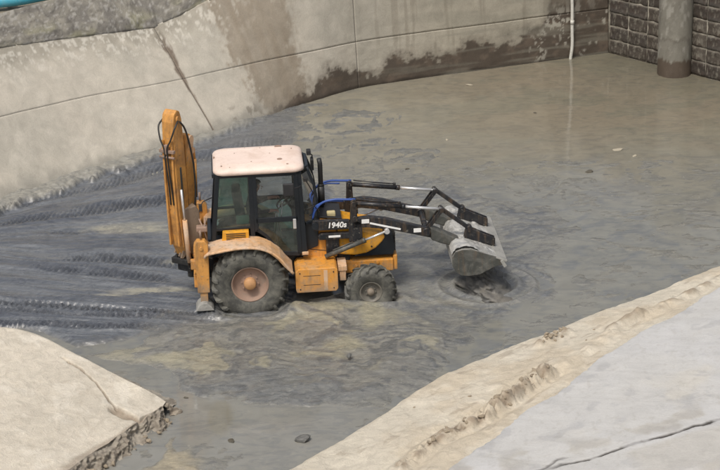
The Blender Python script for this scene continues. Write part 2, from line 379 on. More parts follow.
# smooth the normals so that the warped transition has no kinks
k = np.ones(121)/121
nrm = np.stack([np.convolve(np.pad(nrm[:, j], 60, mode='edge'), k, mode='valid') for j in (0, 1)], 1); nrm /= np.linalg.norm(nrm, axis=1)[:, None]
slope = 48+(86-48)*ss(205, 365, bpx)
cot = 1/np.tan(np.radians(slope))
arc = np.r_[0, np.cumsum(np.linalg.norm(np.diff(base_w, axis=0), axis=1))]
def arc_at(px): return np.interp(px, bpx, arc)
def bank_pts(u, z, off=0.0):
    kz = 1+np.interp(np.interp(u, arc, bpx), [-190, 0, 60, 130, 216], [.30, .27, .23, .14, 0])      # the bank's lining reaches higher on the left
    kt = np.interp(np.interp(u, arc, bpx), [-190, 0, 60, 130, 216, 240, 285, 360], [.30, .27, .23, .14, 0.04, .12, .34, .42])*2.15+2.15
    z = np.where(z < 1.15, z*kz, np.where(z < 2.15, 1.15*kz+(z-1.15)*(kt-1.15*kz), kt+(z-2.15)*(3.15-kt)/.9))
    bx = np.interp(u, arc, base_w[:, 0]); by = np.interp(u, arc, base_w[:, 1])
    nx = np.interp(u, arc, nrm[:, 0]); ny = np.interp(u, arc, nrm[:, 1]); c = np.interp(u, arc, cot)
    il = 1/np.sqrt(1+c*c)                             # surface normal towards the pool: (-n, c)/len
    return bx+nx*z*c-nx*off*il, by+ny*z*c-ny*off*il, z+off*c*il, np.stack([nx*il, ny*il, -c*il], -1)

def bank_colour(u, z, X, Y):
    bp = np.interp(u, arc, bpx)                       # pixel of the base point, used as a name for the place along the bank
    n1 = fbm(u*0.9, z*1.3, 3, 5); n2 = fbm(u*3, z*4, 9, 5); n3 = fbm(u*7, z*1.6, 21, 4)
    c = np.zeros(u.shape+(3,))+np.array([0.455, 0.42, 0.355])
    c = cmix(c, (0.36, 0.34, 0.29), ss(0.42, 0.72, n1)*0.6)
    c = cmix(c, (0.53, 0.495, 0.425), ss(0.52, 0.75, n2)*0.35)
    wet = np.zeros(u.shape)
    right = ss(300, 480, bp)
    c = cmix(c, (0.30, 0.275, 0.215), right*0.75)
    # run-off stain with wavy sides
    zz = (n2-0.5)*18+(fbm(u*10, z*9, 35, 4, .7)-.5)*22
    e0 = 268+(-4)*z; e1 = 312-4*z
    st = (.75*ss(e0-5, e0+6, bp+zz)+.25*ss(e0-14, e0+4, bp+zz))*(.8*(1-ss(e1-5, e1+6, bp-zz*0.8))+.2*(1-ss(e1-5, e1+18, bp-zz*.8)))*(.8+.4*(n3-.3))
    c = cmix(c, (0.235, 0.195, 0.145), st*0.9); wet = np.maximum(wet, st*0.35)
    # damp dark band at the foot of the wall, its edge ragged, climbing to the corner
    hgt = np.interp(bp, [250, 285, 330, 380, 420, 450, 520, 545, 562, 580, 609], [0.0, 0.10, 0.46, 0.40, 0.50, 0.68, 0.70, 1.1, 1.9, 1.7, 3.2])
    hh = hgt+(fbm(u*1.6, z*1.5, 31, 6, .6)-0.5)*1.1*ss(0.05, 0.4, hgt)+(fbm(u*9, z*11, 33, 4, .7)-.5)*.35
    dm = ss(-0.05, 0.09, hh-z)*.65+.35*ss(-.35, .05, hh-z)*ss(265, 300, bp)
    c = cmix(c, (0.058, 0.043, 0.032), dm*0.92); c = cmix(c, (0.13, 0.10, 0.075), dm*ss(.52, .7, fbm(u*4, z*6, 131, 5))*.6); wet = np.maximum(wet, dm*0.55)
    fl = ss(0.56, 0.62, fbm(u*13, z*10, 77, 5))*ss(500, 560, bp)*dm*(1-ss(.9, 1.5, z))*ss(.4, .55, fbm(u*2.5, z*2, 79, 3))
    c = cmix(c, (0.42, 0.40, 0.34), fl*0.8)
    wl = (1-ss(.02, .10, z+(n2-.5)*.08))*ss(265, 300, bp); c = cmix(c, (0.03, 0.024, 0.018), wl*.8)
    drp = ss(.60, .72, fbm(u*9, z*.7, 161, 4))*ss(330, 420, bp)*(1-dm); c = cmix(c, (0.17, 0.145, 0.11), drp*.35)
    # mud-splashed foot of the sloping bank
    ft = (1-ss(0.06, 0.34, z+(n2-.5)*.3))*(1-ss(240, 300, bp))
    c = cmix(c, (0.25, 0.24, 0.21), ft*0.8)
    # crumbling joint (dark rust-brown), blurred by its own ragged width
    jd = np.abs(bp-216+(n2-.5)*7*ss(.4, 1.6, z)); wdt = 0.8+1.9*ss(0.5, 2.0, z)
    jc = (1-ss(wdt*.6, wdt*1.5, jd)); c = cmix(c, (0.13, 0.095, 0.07), jc*0.85)
    # crumbly pale patches low right of the joint
    pt = ss(0.56, 0.62, fbm(u*4, z*4, 55, 4))*ss(228, 240, bp)*(1-ss(258, 268, bp))*(1-ss(.25, .5, z))
    c = cmix(c, (0.17, 0.15, 0.12), pt*0.7)
    # weathered top edge
    tp = ss(1.72, 2.05, z+(n2-.5)*.55)*(1-ss(230, 275, bp))
    c = cmix(c, (0.27, 0.25, 0.205), tp*0.75)
    spk = ss(0.58, 0.66, fbm(u*13, z*13, 5, 4))*ss(1.4, 2.0, z)*(1-ss(250, 300, bp))
    c = cmix(c, (0.62, 0.59, 0.52), spk*0.6)
    # faint horizontal streaks on the wall
    lv = ss(.55, .75, fbm(u*.5, z*9, 61, 3))*right; c = cmix(c, (0.22, 0.21, 0.17), lv*0.4)
    return np.concatenate([c, wet[..., None]], -1)

bank = empty('sloped_bank', (*P(180, 140)[:2], 0))
tag(bank, 'long pale concrete bank behind the digger, sloping at left, upright and stained at right', 'bank')
inv = Vector(bank.location)
def bank_patch(name, u0, u1, z0, z1, off, res, mat, colour=bank_colour, bumpf=None, parent=bank, skirt=0.12):
    nu = max(3, int((u1-u0)/res)); nz = max(3, int((z1-z0)*1.3/res))
    u, z = np.meshgrid(np.linspace(u0, u1, nu), np.linspace(z0, z1, nz), indexing='ij')
    o = off+(bumpf(u, z) if bumpf is not None else 0)
    X, Y, Z, N = bank_pts(u, z, o)
    C = colour(u, z, X, Y)
    return grid_mesh(name, X-inv.x, Y-inv.y, Z, C, mat, parent, skirt=N*skirt)
joints = [arc[0], arc_at(216), arc_at(359), arc[-1]]
g = 0.004
def panel_bump(u, z): return (fbm(u*0.8, z*0.8, 41, 3)-.5)*.05+(fbm(u*5, z*5, 43, 4)-.5)*.014
rows = [(-0.5, 1.15), (1.15, 2.15)]
for i in range(len(joints)-1):
    for (za, zb) in rows:
        bank_patch('concrete_panel', joints[i]+g, joints[i+1]-g, za+g*.5, zb-g*.5, 0.0, 0.034, M['bank'], bumpf=panel_bump)
def joint_colour(u, z, X, Y):
    c = np.zeros(u.shape+(4,)); c[..., :3] = (0.36, 0.33, 0.28); return c
bank_patch('joint_mortar', arc[0], arc[-1], -0.5, 2.2, -0.006, 0.06, M['bank'], colour=joint_colour, bumpf=panel_bump)
def berm_colour(u, z, X, Y):
    bp = np.interp(u, arc, bpx); n2 = fbm(u*3, z*4, 19, 5); n4 = fbm(u*16, z*16, 23, 3)
    c = np.zeros(u.shape+(3,))+np.array([0.25, 0.235, 0.20])
    c = cmix(c, (0.16, 0.15, 0.135), ss(.4, .7, n2)*.8)
    c = cmix(c, (0.26, 0.25, 0.17), ss(.5, .7, fbm(u*1.2, z*2, 29, 3))*(1-ss(2.3, 2.6, z))*.7)
    c = cmix(c, (0.5, 0.49, 0.46), ss(.60, .68, n4)*.35)
    c = cmix(c, (0.05, 0.045, 0.04), ss(.62, .72, fbm(u*11, z*13, 37, 3))*.35)
    c = cmix(c, (0.25, 0.23, 0.19), ss(330, 380, bp))
    return np.concatenate([c, np.zeros(u.shape)[..., None]], -1)
def berm_bump(u, z):
    return 0.01+0.05*ss(2.15, 2.3, z+(fbm(u*2, z*2, 8, 3)-.5)*.2)+(fbm(u*6, z*6, 88, 4)-.5)*.045
bank_patch('rough_coping', arc[0], arc[-1], 2.13, 3.05, 0.0, 0.045, M['crust'], colour=berm_colour, bumpf=berm_bump)

# ---- block wall on the right, turning back towards the camera
wall = empty('block_wall', (*P(609, 53)[:2], 0))
tag(wall, 'dark brown wall of stone blocks with pale joints at the upper right, round pillar in front', 'wall')
A = np.array(P(609, 53)[:2]); B_ = np.array(P(720, 81.5)[:2]); wd = (B_-A)/np.linalg.norm(B_-A); wn = np.array([-wd[1], wd[0]])   # away from pool?
if wn @ (A-np.array([0, 5.0])) < 0: wn = -wn
rz = math.atan2(wd[1], wd[0])
wall.rotation_euler = (0, 0, rz)
sgn = 1 if (-math.sin(rz)*wn[0]+math.cos(rz)*wn[1]) > 0 else -1     # local +y side away from the pool
BW, BH, GAP = 0.62, 0.36, 0.016
blk = []
for v in range(5):
    nx_, nz_ = 20, 12
    x, z = np.meshgrid(np.linspace(0, BW-GAP, nx_), np.linspace(0, BH-GAP, nz_), indexing='ij')
    e = np.minimum.reduce([x, BW-GAP-x, z, BH-GAP-z])
    y = -sgn*(0.035*ss(0, 0.013, e)*.6+(fbm(x*6+v*9, z*6, 3+v, 4)-.5)*.05)
    n1 = fbm(x*5+v*5, z*5, v+50, 4); n2 = fbm(x*26+v*3, z*7, v+60, 4)
    c = np.zeros(x.shape+(3,))+np.array([(0.068, 0.057, 0.046), (0.056, 0.047, 0.039), (0.080, 0.068, 0.055), (0.066, 0.058, 0.050), (0.046, 0.038, 0.031)][v])
    c = cmix(c, (0.05, 0.036, 0.028), ss(.5, .75, n1)*.7)
    c = cmix(c, (0.24, 0.225, 0.185), ss(.60, .70, n2)*.45); c = cmix(c, (0.26, 0.24, 0.20), (1-ss(.004, .02, BH-GAP-z))*.35)
    C = np.concatenate([c, np.full(x.shape, .25)[..., None]], -1)
    sk = np.zeros(x.shape+(3,)); sk[..., 1] = sgn*.08
    o = grid_mesh('stone_block', x, y, z, C, M['block'], wall, skirt=sk); blk.append(o)
first = [True]*5
for r in range(-1, 9):
    for c in range(0, 13):
        v = random.randrange(5)
        loc = (c*BW+0.01, random.uniform(-.008, .008), r*BH+.02)
        if first[v]: blk[v].location = loc; first[v] = False
        else:
            o = blk[v].copy(); col.objects.link(o); o.parent = wall; o.location = loc
x, z = np.meshgrid(np.linspace(-.05, 13*BW, 100), np.linspace(-.5, 9*BH+.05, 60), indexing='ij')
n2 = fbm(x*2, z*2, 5, 4)
c = np.zeros(x.shape+(3,))+np.array([0.34, 0.315, 0.26]); c = cmix(c, (0.10, 0.085, 0.065), ss(.5, .66, n2)*.8)
c = cmix(c, (0.05, 0.04, 0.03), 1-ss(.0, .35, z+(n2-.5)*.3))
sk = np.zeros(x.shape+(3,)); sk[..., 1] = sgn*.5
grid_mesh('wall_mortar', x, np.full(x.shape, sgn*.002), z, np.concatenate([c, np.full(x.shape, .2)[..., None]], -1), M['block'], wall, skirt=sk)
mb = MB(); y0, y1 = sorted((-sgn*.06, sgn*.55)); mb.box(-.1, 13*BW+.1, y0, y1, 9*BH+.06, 9*BH+.24, .015)
mb.build('wall_coping', M['rim'], wall)

# ---- round pillar
pc = P(674, 73.5); pr = 0.415
th, z = np.meshgrid(np.linspace(0, 2*math.pi, 73), np.linspace(-.5, 4.2, 130), indexing='ij')
rr_ = pr+(vn(np.cos(th)*6+9, z*5+np.sin(th)*6, 3)-.5)*.012
n1 = fbm(np.cos(th)*2+5, z*1.6+np.sin(th)*2, 12, 5); n2 = fbm(np.cos(th)*5+5, z*5+np.sin(th)*5, 15, 4)
c = np.zeros(th.shape+(3,))+np.array([0.20, 0.19, 0.16])
c = cmix(c, (0.13, 0.12, 0.10), ss(.4, .7, n1)*.7); c = cmix(c, (0.36, 0.35, 0.31), ss(.58, .75, n2)*.5)
wb = 1-ss(.38, .44, z+(n2-.5)*.25+(n1-.5)*.2); c = cmix(c, (0.085, 0.062, 0.045), wb*.9)
c = cmix(c, (0.10, 0.085, 0.07), (1-ss(.0, .07, np.abs(z-.95+(n2-.5)*.3)))*.5)
pil = grid_mesh('pillar', rr_*np.cos(th), rr_*np.sin(th), z, np.concatenate([c, (wb*.5)[..., None]], -1), M['bank'])
pil.location = (pc[0], pc[1], 0)
tag(pil, 'round grey concrete pillar with a dark wet foot standing in front of the block wall', 'pillar')

# ---- white pipe hanging down the wall near the corner
mb = MB(); pts = []
uu = arc_at(569)
X, Y, Z, N = bank_pts(np.array([uu]), np.array([0.0]))
px0, py0 = X[0], Y[0]; nn = N[0]
for z, dx in ((-.3, -.02), (0, .0), (.35, .05), (.8, .055), (1.5, .075), (2.2, .06), (3.06, .07)):
    Xz, Yz, Zz, _ = bank_pts(np.array([uu]), np.array([z]), .09)
    pts.append((Xz[0]+dx, Yz[0], z))
pts.append((pts[-1][0], pts[-1][1]+.25, 3.22)); pts.append((pts[-1][0], pts[-1][1]+.9, 3.2))
mb.tube(pts, .042, 10, smooth=50)
for z in (.95, 2.1):
    Xz, Yz, Zz, _ = bank_pts(np.array([uu]), np.array([z]), .09); mb.tube([(Xz[0]+.06, Yz[0], z-.05), (Xz[0]+.06, Yz[0], z+.05)], .052, 10)
tag(mb.build('drain_pipe', M['pvc']), 'thin white pipe hanging down the stained wall into the water near the corner', 'pipe')

# ---- blue pipe on top of the bank at the upper left
a = P(-60, 9, 3.15); b = P(18, 0, 3.2); c_ = P(50, -6, 3.2); d = P(150, -24, 3.2)
mb = MB(); mb.tube([a, b, c_, d], .13, 14, smooth=20)
for t in (0.3, 0.62): 
    q = np.array(a)*(1-t)+np.array(c_)*t; mb.tube([q-np.array([.05, .03, 0]), q+np.array([.05, .03, 0])], .15, 14)
tag(mb.build('blue_pipe', M['bluepipe']), 'turquoise blue pipe lying on top of the bank at the upper left corner', 'pipe')

# ---- ground behind the banks (top of the basin), out to the horizon
topb = np.array(bank_pts(arc[::20], np.full(len(arc[::20]), 3.0))[:2]).T
wt = A+wn*.05; wend = A+wd*(13*BW)
inner = [tuple(p) for p in topb]+[tuple(A+wd*.0+wn*.3), tuple(wend+wn*.3), (18, -2), (16, -60), (-30, -60)]
bm = bmesh.new(); cx, cy = 0.0, 0.0
iv = [bm.verts.new((p[0], p[1], 2.98)) for p in inner]
ov = []
for p in inner:
    d = Vector((p[0]-cx, p[1]+5, 0)).normalized(); ov.append(bm.verts.new((p[0]+d.x*600, p[1]+d.y*600, 2.98)))
for i in range(len(inner)-4): bm.faces.new((iv[i], iv[i+1], ov[i+1], ov[i]))
me = bpy.data.meshes.new('surrounding_ground'); bm.to_mesh(me); bm.free()
M['earth'] = paint('dry_earth', (0.24, 0.21, 0.16), (0.14, 0.12, 0.09), 0.5, 0.9, 0.6, bump=.02)
tag(link('surrounding_ground', me, M['earth']), 'dry earth beyond the basin', None, None, 'structure')

# ---- mud floor
def axis(a, b, c0, c1, fine, coarse):
    v = [c0]; 
    while v[-1] < c1: v.append(v[-1]+fine)
    s = fine
    while v[-1] < b: s = min(coarse, s*1.12); v.append(v[-1]+s)
    s = fine; lo = [c0]
    while lo[-1] > a: s = min(coarse, s*1.12); lo.append(lo[-1]-s)
    return np.array(lo[:0:-1]+v)
xs = axis(-15, 14, -8.3, 4.5, 0.029, 0.14); ys = axis(-14, 22, -6.6, 8.5, 0.029, 0.12)
X, Y = np.meshgrid(xs, ys, indexing='ij')
PX, PY = proj(X, Y, 0.0)
wx = X+(fbm(X*1.1, Y*1.1, 101, 4)-.5)*1.5; wy = Y+(fbm(X*1.1+40, Y*1.1, 103, 4)-.5)*1.5     # warped position: ragged, swirling outlines
def reg(pts, soft, warp=1.0):
    d = sdf(mix(X, wx, warp), mix(Y, wy, warp), ppoly(pts)); return 1-ss(-soft, soft, d)
left = reg([(-260, 320), (-200, 262), (0, 200), (130, 160), (222, 130), (300, 104), (322, 112), (300, 135), (262, 160), (330, 190), (330, 240), (300, 300), (262, 318), (215, 322), (150, 334), (80, 345), (40, 332), (-80, 330)], 0.12, .35)
left = left*(1-ss(215, 330, PX+(wx-X)*30)*(1-ss(165, 215, PY)))
heap = reg([(60, 350), (130, 340), (215, 322), (300, 303), (395, 297), (430, 318), (450, 345), (420, 385), (370, 398), (320, 410), (262, 402), (215, 390), (175, 394), (150, 380), (110, 362)], 0.75, .8)
upper = reg([(225, 140), (300, 100), (345, 98), (400, 120), (430, 150), (470, 180), (350, 200), (300, 190), (250, 170)], 1.1, 1.3)
swirl = reg([(330, 180), (400, 176), (470, 182), (560, 200), (600, 225), (585, 262), (550, 305), (490, 340), (440, 372), (400, 388), (380, 340), (330, 300)], 0.9, 1.0)
rim_ = reg([(190, 385), (260, 372), (330, 378), (385, 392), (360, 415), (300, 412), (240, 402)], 0.2, .8)
isl = reg([(135, 470), (160, 445), (180, 440), (196, 455), (190, 480), (150, 500)], 0.12, .8)
edge_d = None
# stream coordinate of the wheel tracks: lines fan out from left to right
def mslope(v): return np.interp(v, [150, 205, 227, 245, 258, 270, 305, 330, 360], [-.50, -.33, -.155, -.02, .07, .10, .065, .02, -.02])
pcl = np.clip(PX, -80, 330); lo_ = np.full(X.shape, 100.0); hi_ = np.full(X.shape, 420.0)
for _ in range(13):
    md_ = (lo_+hi_)/2; up_ = md_+mslope(md_)*pcl < PY; lo_ = np.where(up_, md_, lo_); hi_ = np.where(up_, hi_, md_)
y0 = (lo_+hi_)/2+(fbm(X*.8, Y*.8, 7, 2)-.5)*3
streak = fbm(y0*0.28, PX*0.010+4, 201, 4); streak2 = fbm(y0*0.9, PX*0.03, 207, 3)
n1 = fbm(X*1.2, Y*1.2, 11, 5); n2 = fbm(X*4, Y*4, 13, 5); n3 = fbm(X*11, Y*11, 17, 3)
sw = fbm((wx)*1.8+fbm(X*3, Y*3, 66, 3)*1.6, (wy)*3.2, 19, 5)
H = np.full(X.shape, -0.10)
Lh = 0.062+(streak-.5)*0.09+(streak2-.5)*.028+(n2-.5)*.006
tracks = []   # (centre y0, half width, px range, depth)
trk = np.zeros(X.shape); lug = np.zeros(X.shape); rid = np.zeros(X.shape); lug_shade = np.zeros(X.shape)
along = PX
for (yc, hw, p0, p1, dep, gapx) in [(214, 2.0, -60, 300, .03, 5.0), (227, 2.4, -60, 240, .045, 5.4), (238, 1.6, 40, 130, .02, 5.0), (256.5, 2.6, 62, 195, .05, 5.4), (267, 3.2, 38, 170, .04, 5.6),
                                  (305, 3.2, -80, 235, .06, 5.8), (312, 3.0, -60, 235, .05, 5.8), (326, 3.0, -40, 180, .045, 5.8)]:
    d = (y0-yc+(n1-.5)*2.0)/hw
    inr = np.exp(-(d*d)**1.5)*ss(p0-15, p0+20, PX)*(1-ss(p1-15, p1+10, PX))
    brk = ss(.30, .5, fbm(PX*.03, y0*.12, int(yc), 3))
    inr = inr*(0.35+0.65*brk)
    # lugs: slanted bars, each a little different
    ph = (along+d*hw*1.7+(n2-.5)*3.0+(n1-.5)*8)/gapx
    cell = np.floor(ph); fr = ph-cell; amp = 0.55+0.9*vn(cell*3.7, np.floor(d*1.01)*5+.5, int(yc)+3)
    prof = (ss(.12, .42, fr)*(1-ss(.50, .68, fr)))*amp; lug_shade = np.maximum(lug_shade, inr*(1-ss(.0, .25, np.abs(fr-.82)))*amp)
    H_l = inr*prof
    lug = np.maximum(lug, H_l*dep*1.25); trk = np.maximum(trk, inr)
    rid = np.maximum(rid, np.exp(-((np.abs(d)-1.35)/.3)**2)*dep*.45*ss(p0-15, p0+20, PX)*(1-ss(p1-15, p1+10, PX))*(.4+.9*n3))
Lh = Lh - trk*.035 + lug*1.15 + rid*1.3
pale = np.zeros(X.shape)
for cx_, cy_, rx, ry in ((140, 231, 42, 5.5), (165, 292, 48, 3.5), (120, 297, 34, 2.5), (185, 262, 25, 3)):
    pale = np.maximum(pale, 1-ss(.5, 1.15, np.hypot((PX-cx_)/rx, (PY-cy_-(cx_-PX)*.06)/ry)+(n2-.5)*1.0+(streak-.5)*2.4))
pale = pale*(.55+.45*ss(.4, .6, n2))
Lh = mix(Lh, .035+(n2-.5)*.008, pale)
# berm of mud thrown up along the foot of the bank
bd = np.interp(PX, bpx, bpy_); db = (PY-bd)      # picture rows below the waterline
fw_ = np.interp(PX, [-100, 60, 150, 225, 300], [10, 9, 8, 6, 0.1])+(n2-.5)*9+(n1-.5)*5
foot = (1-ss(fw_-1.5, fw_+1.0, db))*(1-ss(235, 290, PX))*(db > -14)
Lh = Lh+foot*(.09+.12*(n2-.45)+.05*(n3-.5)); crumb = np.exp(-((db-fw_)/2.0)**2)*(1-ss(180, 230, PX))*ss(.45, .6, n3)*ss(.4,.6,n2); Lh = Lh+crumb*.035
swf = fbm(wx*3.6+sw*3, wy*7.5, 23, 5)      # fine marbling
Hh = -.01+.09*heap+(n1-.5)*.035+(n2-.5)*.022+(sw-.5)*.035+(swf-.5)*.022+(n3-.5)*.006+.09*np.exp(-((PX-215)/55)**2-((PY-333)/9)**2)+.08*np.exp(-((PX-300)/70)**2-((PY-312)/9)**2)
Hs = 0.008+(sw-.47)*.030+(swf-.5)*.022+(n2-.5)*.012+(n3-.5)*.004
Hr = 0.012+(sw-.5)*.045+(swf-.5)*.05+(n2-.5)*.03
H = np.where(upper > .01, np.maximum(H, mix(-.1, -.004+(swf-.5)*.035+(sw-.5)*.04, ss(0, .7, upper))), H); H = mix(H, Hs, swirl); H = mix(H, Lh, left); H = mix(H, Hr, rim_); H = mix(H, Hh, heap); H = mix(H, .02+(n2-.5)*.04, isl)
# the arc between heap and lower-left slab: lumpy shallow mud, part flooded
lump = reg([(85, 352), (175, 392), (200, 400), (175, 430), (140, 470), (60, 500), (0, 480)], .3, .6)
H = mix(H, (n2-.5)*.05+(n1-.5)*.04+(swf-.5)*.02+.004, lump*.9)
low = reg([(180, 440), (250, 448), (240, 490), (150, 500)], .3, .8); H = mix(H, (n2-.56)*.05, low)
# scattered scum just at the surface of the pool, more of it towards the digger
scum = ss(130, 190, PY)*ss(320, 380, PX)*(1-swirl)*(1-heap)*(1-left); H = np.where(scum > .02, np.maximum(H, mix(-.1, -.003+.05*(fbm(wx*2.5, wy*5, 301, 5)-.52)+.03*(swf-.5), ss(0, .6, scum))), H)
# wheels press in, mud pushed up round them
for wx_, wy_, a_, b_, dp in ((250, 313, 46, 9, .05), (370, 301, 36, 7, .03)):
    q = np.hypot((PX-wx_)/a_, (PY-wy_)/b_); H = H+.06*np.exp(-((q-1.0)/.25)**2)*(.5+n2)-dp*(1-ss(.5, .9, q))
# ring pushed out by the bucket
cbx, cby = P(487, 286)[:2]; q = np.hypot(X-cbx, Y-cby); ring = np.exp(-((q-.62-(n1-.5)*.12)/.07)**2)*.055+np.exp(-((q-.90-(n1-.5)*.16)/.06)**2)*.045+np.exp(-((q-1.22-(n1-.5)*.25)/.08)**2)*.018
H = H+ring
# colour: three sorts of mud
c = np.zeros(X.shape+(3,))+np.array([0.17, 0.17, 0.16])
c = cmix(c, (0.15, 0.158, 0.160), np.maximum(swirl, upper)); c = cmix(c, (0.10, 0.108, 0.12), upper*ss(.48, .56, swf)*.7); c = cmix(c, (0.185, 0.192, 0.188), swirl); c = cmix(c, (0.10, 0.107, 0.118), swirl*ss(.45, .62, sw)*.8); c = cmix(c, (0.25, 0.24, 0.20), swirl*ss(.55, .75, n1)*.5); c = cmix(c, (0.12, 0.128, 0.138), swirl*ss(.5, .58, swf)*.8); c = cmix(c, (0.26, 0.262, 0.25), swirl*ss(.58, .68, 1-swf)*.4)
lc = np.zeros(X.shape+(3,))+np.array([0.128, 0.138, 0.152])
lc = cmix(lc, (0.075, 0.083, 0.10), ss(.42, .65, streak)*.75); lc = cmix(lc, (0.175, 0.185, 0.195), ss(.55, .75, streak2)*.5)
lc = cmix(lc, (0.075, 0.081, 0.093), trk*.5); lc = cmix(lc, (0.04, 0.045, 0.055), np.clip(lug_shade, 0, 1)*.7); lc = cmix(lc, (0.31, 0.295, 0.235), pale*.9)  # shadow lines between the lug prints are painted in as dark colour
lc = cmix(lc, (0.27, 0.26, 0.225), foot*.9); lc = cmix(lc, (0.06, 0.062, 0.065), np.clip(crumb, 0, 1)*.8)
lc = cmix(lc, (0.17, 0.175, 0.175), ss(195, 330, PX)*(1-ss(140, 200, PY))*.6)
c = c*(1-left[..., None])+lc*left[..., None]
hc = np.zeros(X.shape+(3,))+np.array([0.215, 0.208, 0.180])
hc = cmix(hc, (0.150, 0.150, 0.142), ss(.42, .6, sw)*.6); hc = cmix(hc, (0.115, 0.118, 0.117), ss(.50, .58, swf)*.75); hc = cmix(hc, (0.235, 0.23, 0.205), ss(.52, .6, 1-fbm(wx*5+swf*4, wy*11, 29, 4))*.5); hc = cmix(hc, (0.28, 0.262, 0.195), ss(.60, .72, fbm(wx*1.2, wy*2.4, 401, 4))*.8)
for cx_, cy_, rx, ry in ((372, 318, 16, 16), (345, 348, 22, 9), (128, 352, 22, 6), (172, 361, 26, 4), (330, 312, 30, 5)):
    b_ = 1-ss(.5, 1.1, np.hypot((PX-cx_)/rx, (PY-cy_)/ry)+(n2-.5)*.9); hc = cmix(hc, (0.31, 0.29, 0.21), b_*.8)
c = c*(1-heap[..., None])+hc*heap[..., None]
c = cmix(c, (0.145, 0.150, 0.150), rim_*.6)
c = cmix(c, (0.33, 0.29, 0.21), isl)
c = cmix(c, (0.21, 0.205, 0.175), scum*.8)
c = cmix(c, (0.20, 0.19, 0.16), lump*.7)
c = cmix(c, (0.205, 0.200, 0.175), (1-ss(.0, .022, H))*(.75-.75*left))
wetn = (1-.7*foot*left)*np.clip(.15+.75*left+.55*swirl+.35*heap+.5*rim_+.5*scum+.4, 0, 1)*(1-.4*pale)*(1-.35*ss(.5, .7, n2))
rc = np.exp(-((q-.90-(n1-.5)*.16)/.09)**2)+.6*np.exp(-((q-.62-(n1-.5)*.12)/.07)**2); c = cmix(c, (0.25, 0.245, 0.22), np.clip(rc, 0, 1)*.6)
trl = np.exp(-((PY-301-(PX-400)*.05-(n2-.5)*6)/2.5)**2)*ss(385, 400, PX)*(1-ss(440, 475, PX)); c = cmix(c, (0.29, 0.275, 0.225), trl*.7)
C = np.concatenate([c, wetn[..., None]], -1)
mud = grid_mesh('mud_floor', X, Y, H, C, M['mud'])
tag(mud, 'wet grey mud with wheel tracks', None, None, 'structure')
# ---- silty water sheet
xs = axis(-15, 14, -9, 11, 0.07, 0.2); ys = axis(-14, 22, -9, 18, 0.07, 0.2)
X2, Y2 = np.meshgrid(xs, ys, indexing='ij'); PX2, PY2 = proj(X2, Y2, 0.0)
wx2 = X2+(fbm(X2*.8, Y2*.8, 101, 4)-.5)*2; wy2 = Y2+(fbm(X2*.8+40, Y2*.8, 103, 4)-.5)*2
s1 = fbm(wx2*.5, wy2*1.1, 501, 5); s2 = fbm(wx2*1.6, wy2*3.6, 503, 4)
c = np.zeros(X2.shape+(3,))+np.array([0.270, 0.253, 0.200])
c = cmix(c, (0.215, 0.207, 0.170), ss(.45, .7, s1)*.8)
c = cmix(c, (0.30, 0.272, 0.205), ss(.55, .72, s2)*.45)
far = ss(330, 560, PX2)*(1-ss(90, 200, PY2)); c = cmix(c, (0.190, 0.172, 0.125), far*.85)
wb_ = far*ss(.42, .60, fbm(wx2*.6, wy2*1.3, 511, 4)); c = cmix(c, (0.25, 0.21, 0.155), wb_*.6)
c = cmix(c, (0.15, 0.14, 0.105), ss(520, 640, PX2)*(1-ss(60, 125, PY2))*.7)  # far water darkened in colour, standing in for wall reflection and corner shade
c = c*.92
nearb = ss(110, 220, PY2-(PX2-450)*.05); c = cmix(c, (0.195, 0.197, 0.180), nearb*.7); c = cmix(c, (0.15, 0.158, 0.160), nearb*ss(.5, .68, s2)*.7)
pud = ss(370, 400, PY2)*(1-ss(320, 420, PX2)); c = cmix(c, (0.225, 0.222, 0.200), pud)
br = 1-ss(.6, 1.1, np.hypot((PX2-219)/14, (PY2-418)/20)+(s2-.5)*.4); c = cmix(c, (0.19, 0.172, 0.125), br*.6*pud)  # brownish reflection painted into the puddle's colour
gl = .85-.35*nearb*(s2)-.25*ss(.55, .7, s2)+.15*pud
Z2 = np.zeros(X2.shape); q = np.hypot(X2-cbx, Y2-cby)
Z2 = .007*np.sin(q*13-.5)*np.exp(-q*.55)*ss(.6, 1.0, q)+.004*(fbm(wx2*.7, wy2*1.6, 77, 3)-.5)*nearb
tag(grid_mesh('water', X2, Y2, Z2, np.concatenate([c, gl[..., None]], -1), M['water']), 'silty brown water', None, None, 'structure')

# ---- near bank on the lower right: earthy crest, then a smooth slab
crest_px = [(150, 560), (215, 507), (268, 472), (330, 437), (380, 405), (432, 374.5), (480, 354), (530, 334.5), (600, 308), (660, 287), (722, 264), (800, 236), (900, 205)]
inner_px = [(330, 575), (395, 515), (452, 470), (495, 436), (530, 411), (566, 387), (600, 363), (636, 339), (680, 314), (722, 291), (765, 268), (860, 222), (960, 185)]
CZ, IZ = 1.25, 1.55
cr = smooth_line([P(a, b, CZ) for a, b in crest_px], 700); inn = smooth_line([P(a, b, IZ) for a, b in inner_px], 700)
rb = empty('near_bank', tuple(P(500, 420, 0))); org = np.array(rb.location)
tag(rb, 'beige earth-crusted bank with a grey-blue slab in the lower right foreground', 'bank')
nv = 110; t = np.linspace(0, 1, nv)
U = np.repeat(np.arange(700)[:, None], nv, 1); T = np.repeat(t[None, :], 700, 0)
T = T*1.07
Q = cr[:, None, :]*(1-T[..., None])+inn[:, None, :]*T[..., None]
Q[..., 2] = np.where(T > .99, IZ, Q[..., 2])
X, Y, Z = Q[..., 0], Q[..., 1], Q[..., 2].copy()
PX3, PY3 = proj(X, Y, Z)
dcr = (cr-inn); dcr[:, 2] = 0; dcr /= np.linalg.norm(dcr, axis=1)[:, None]
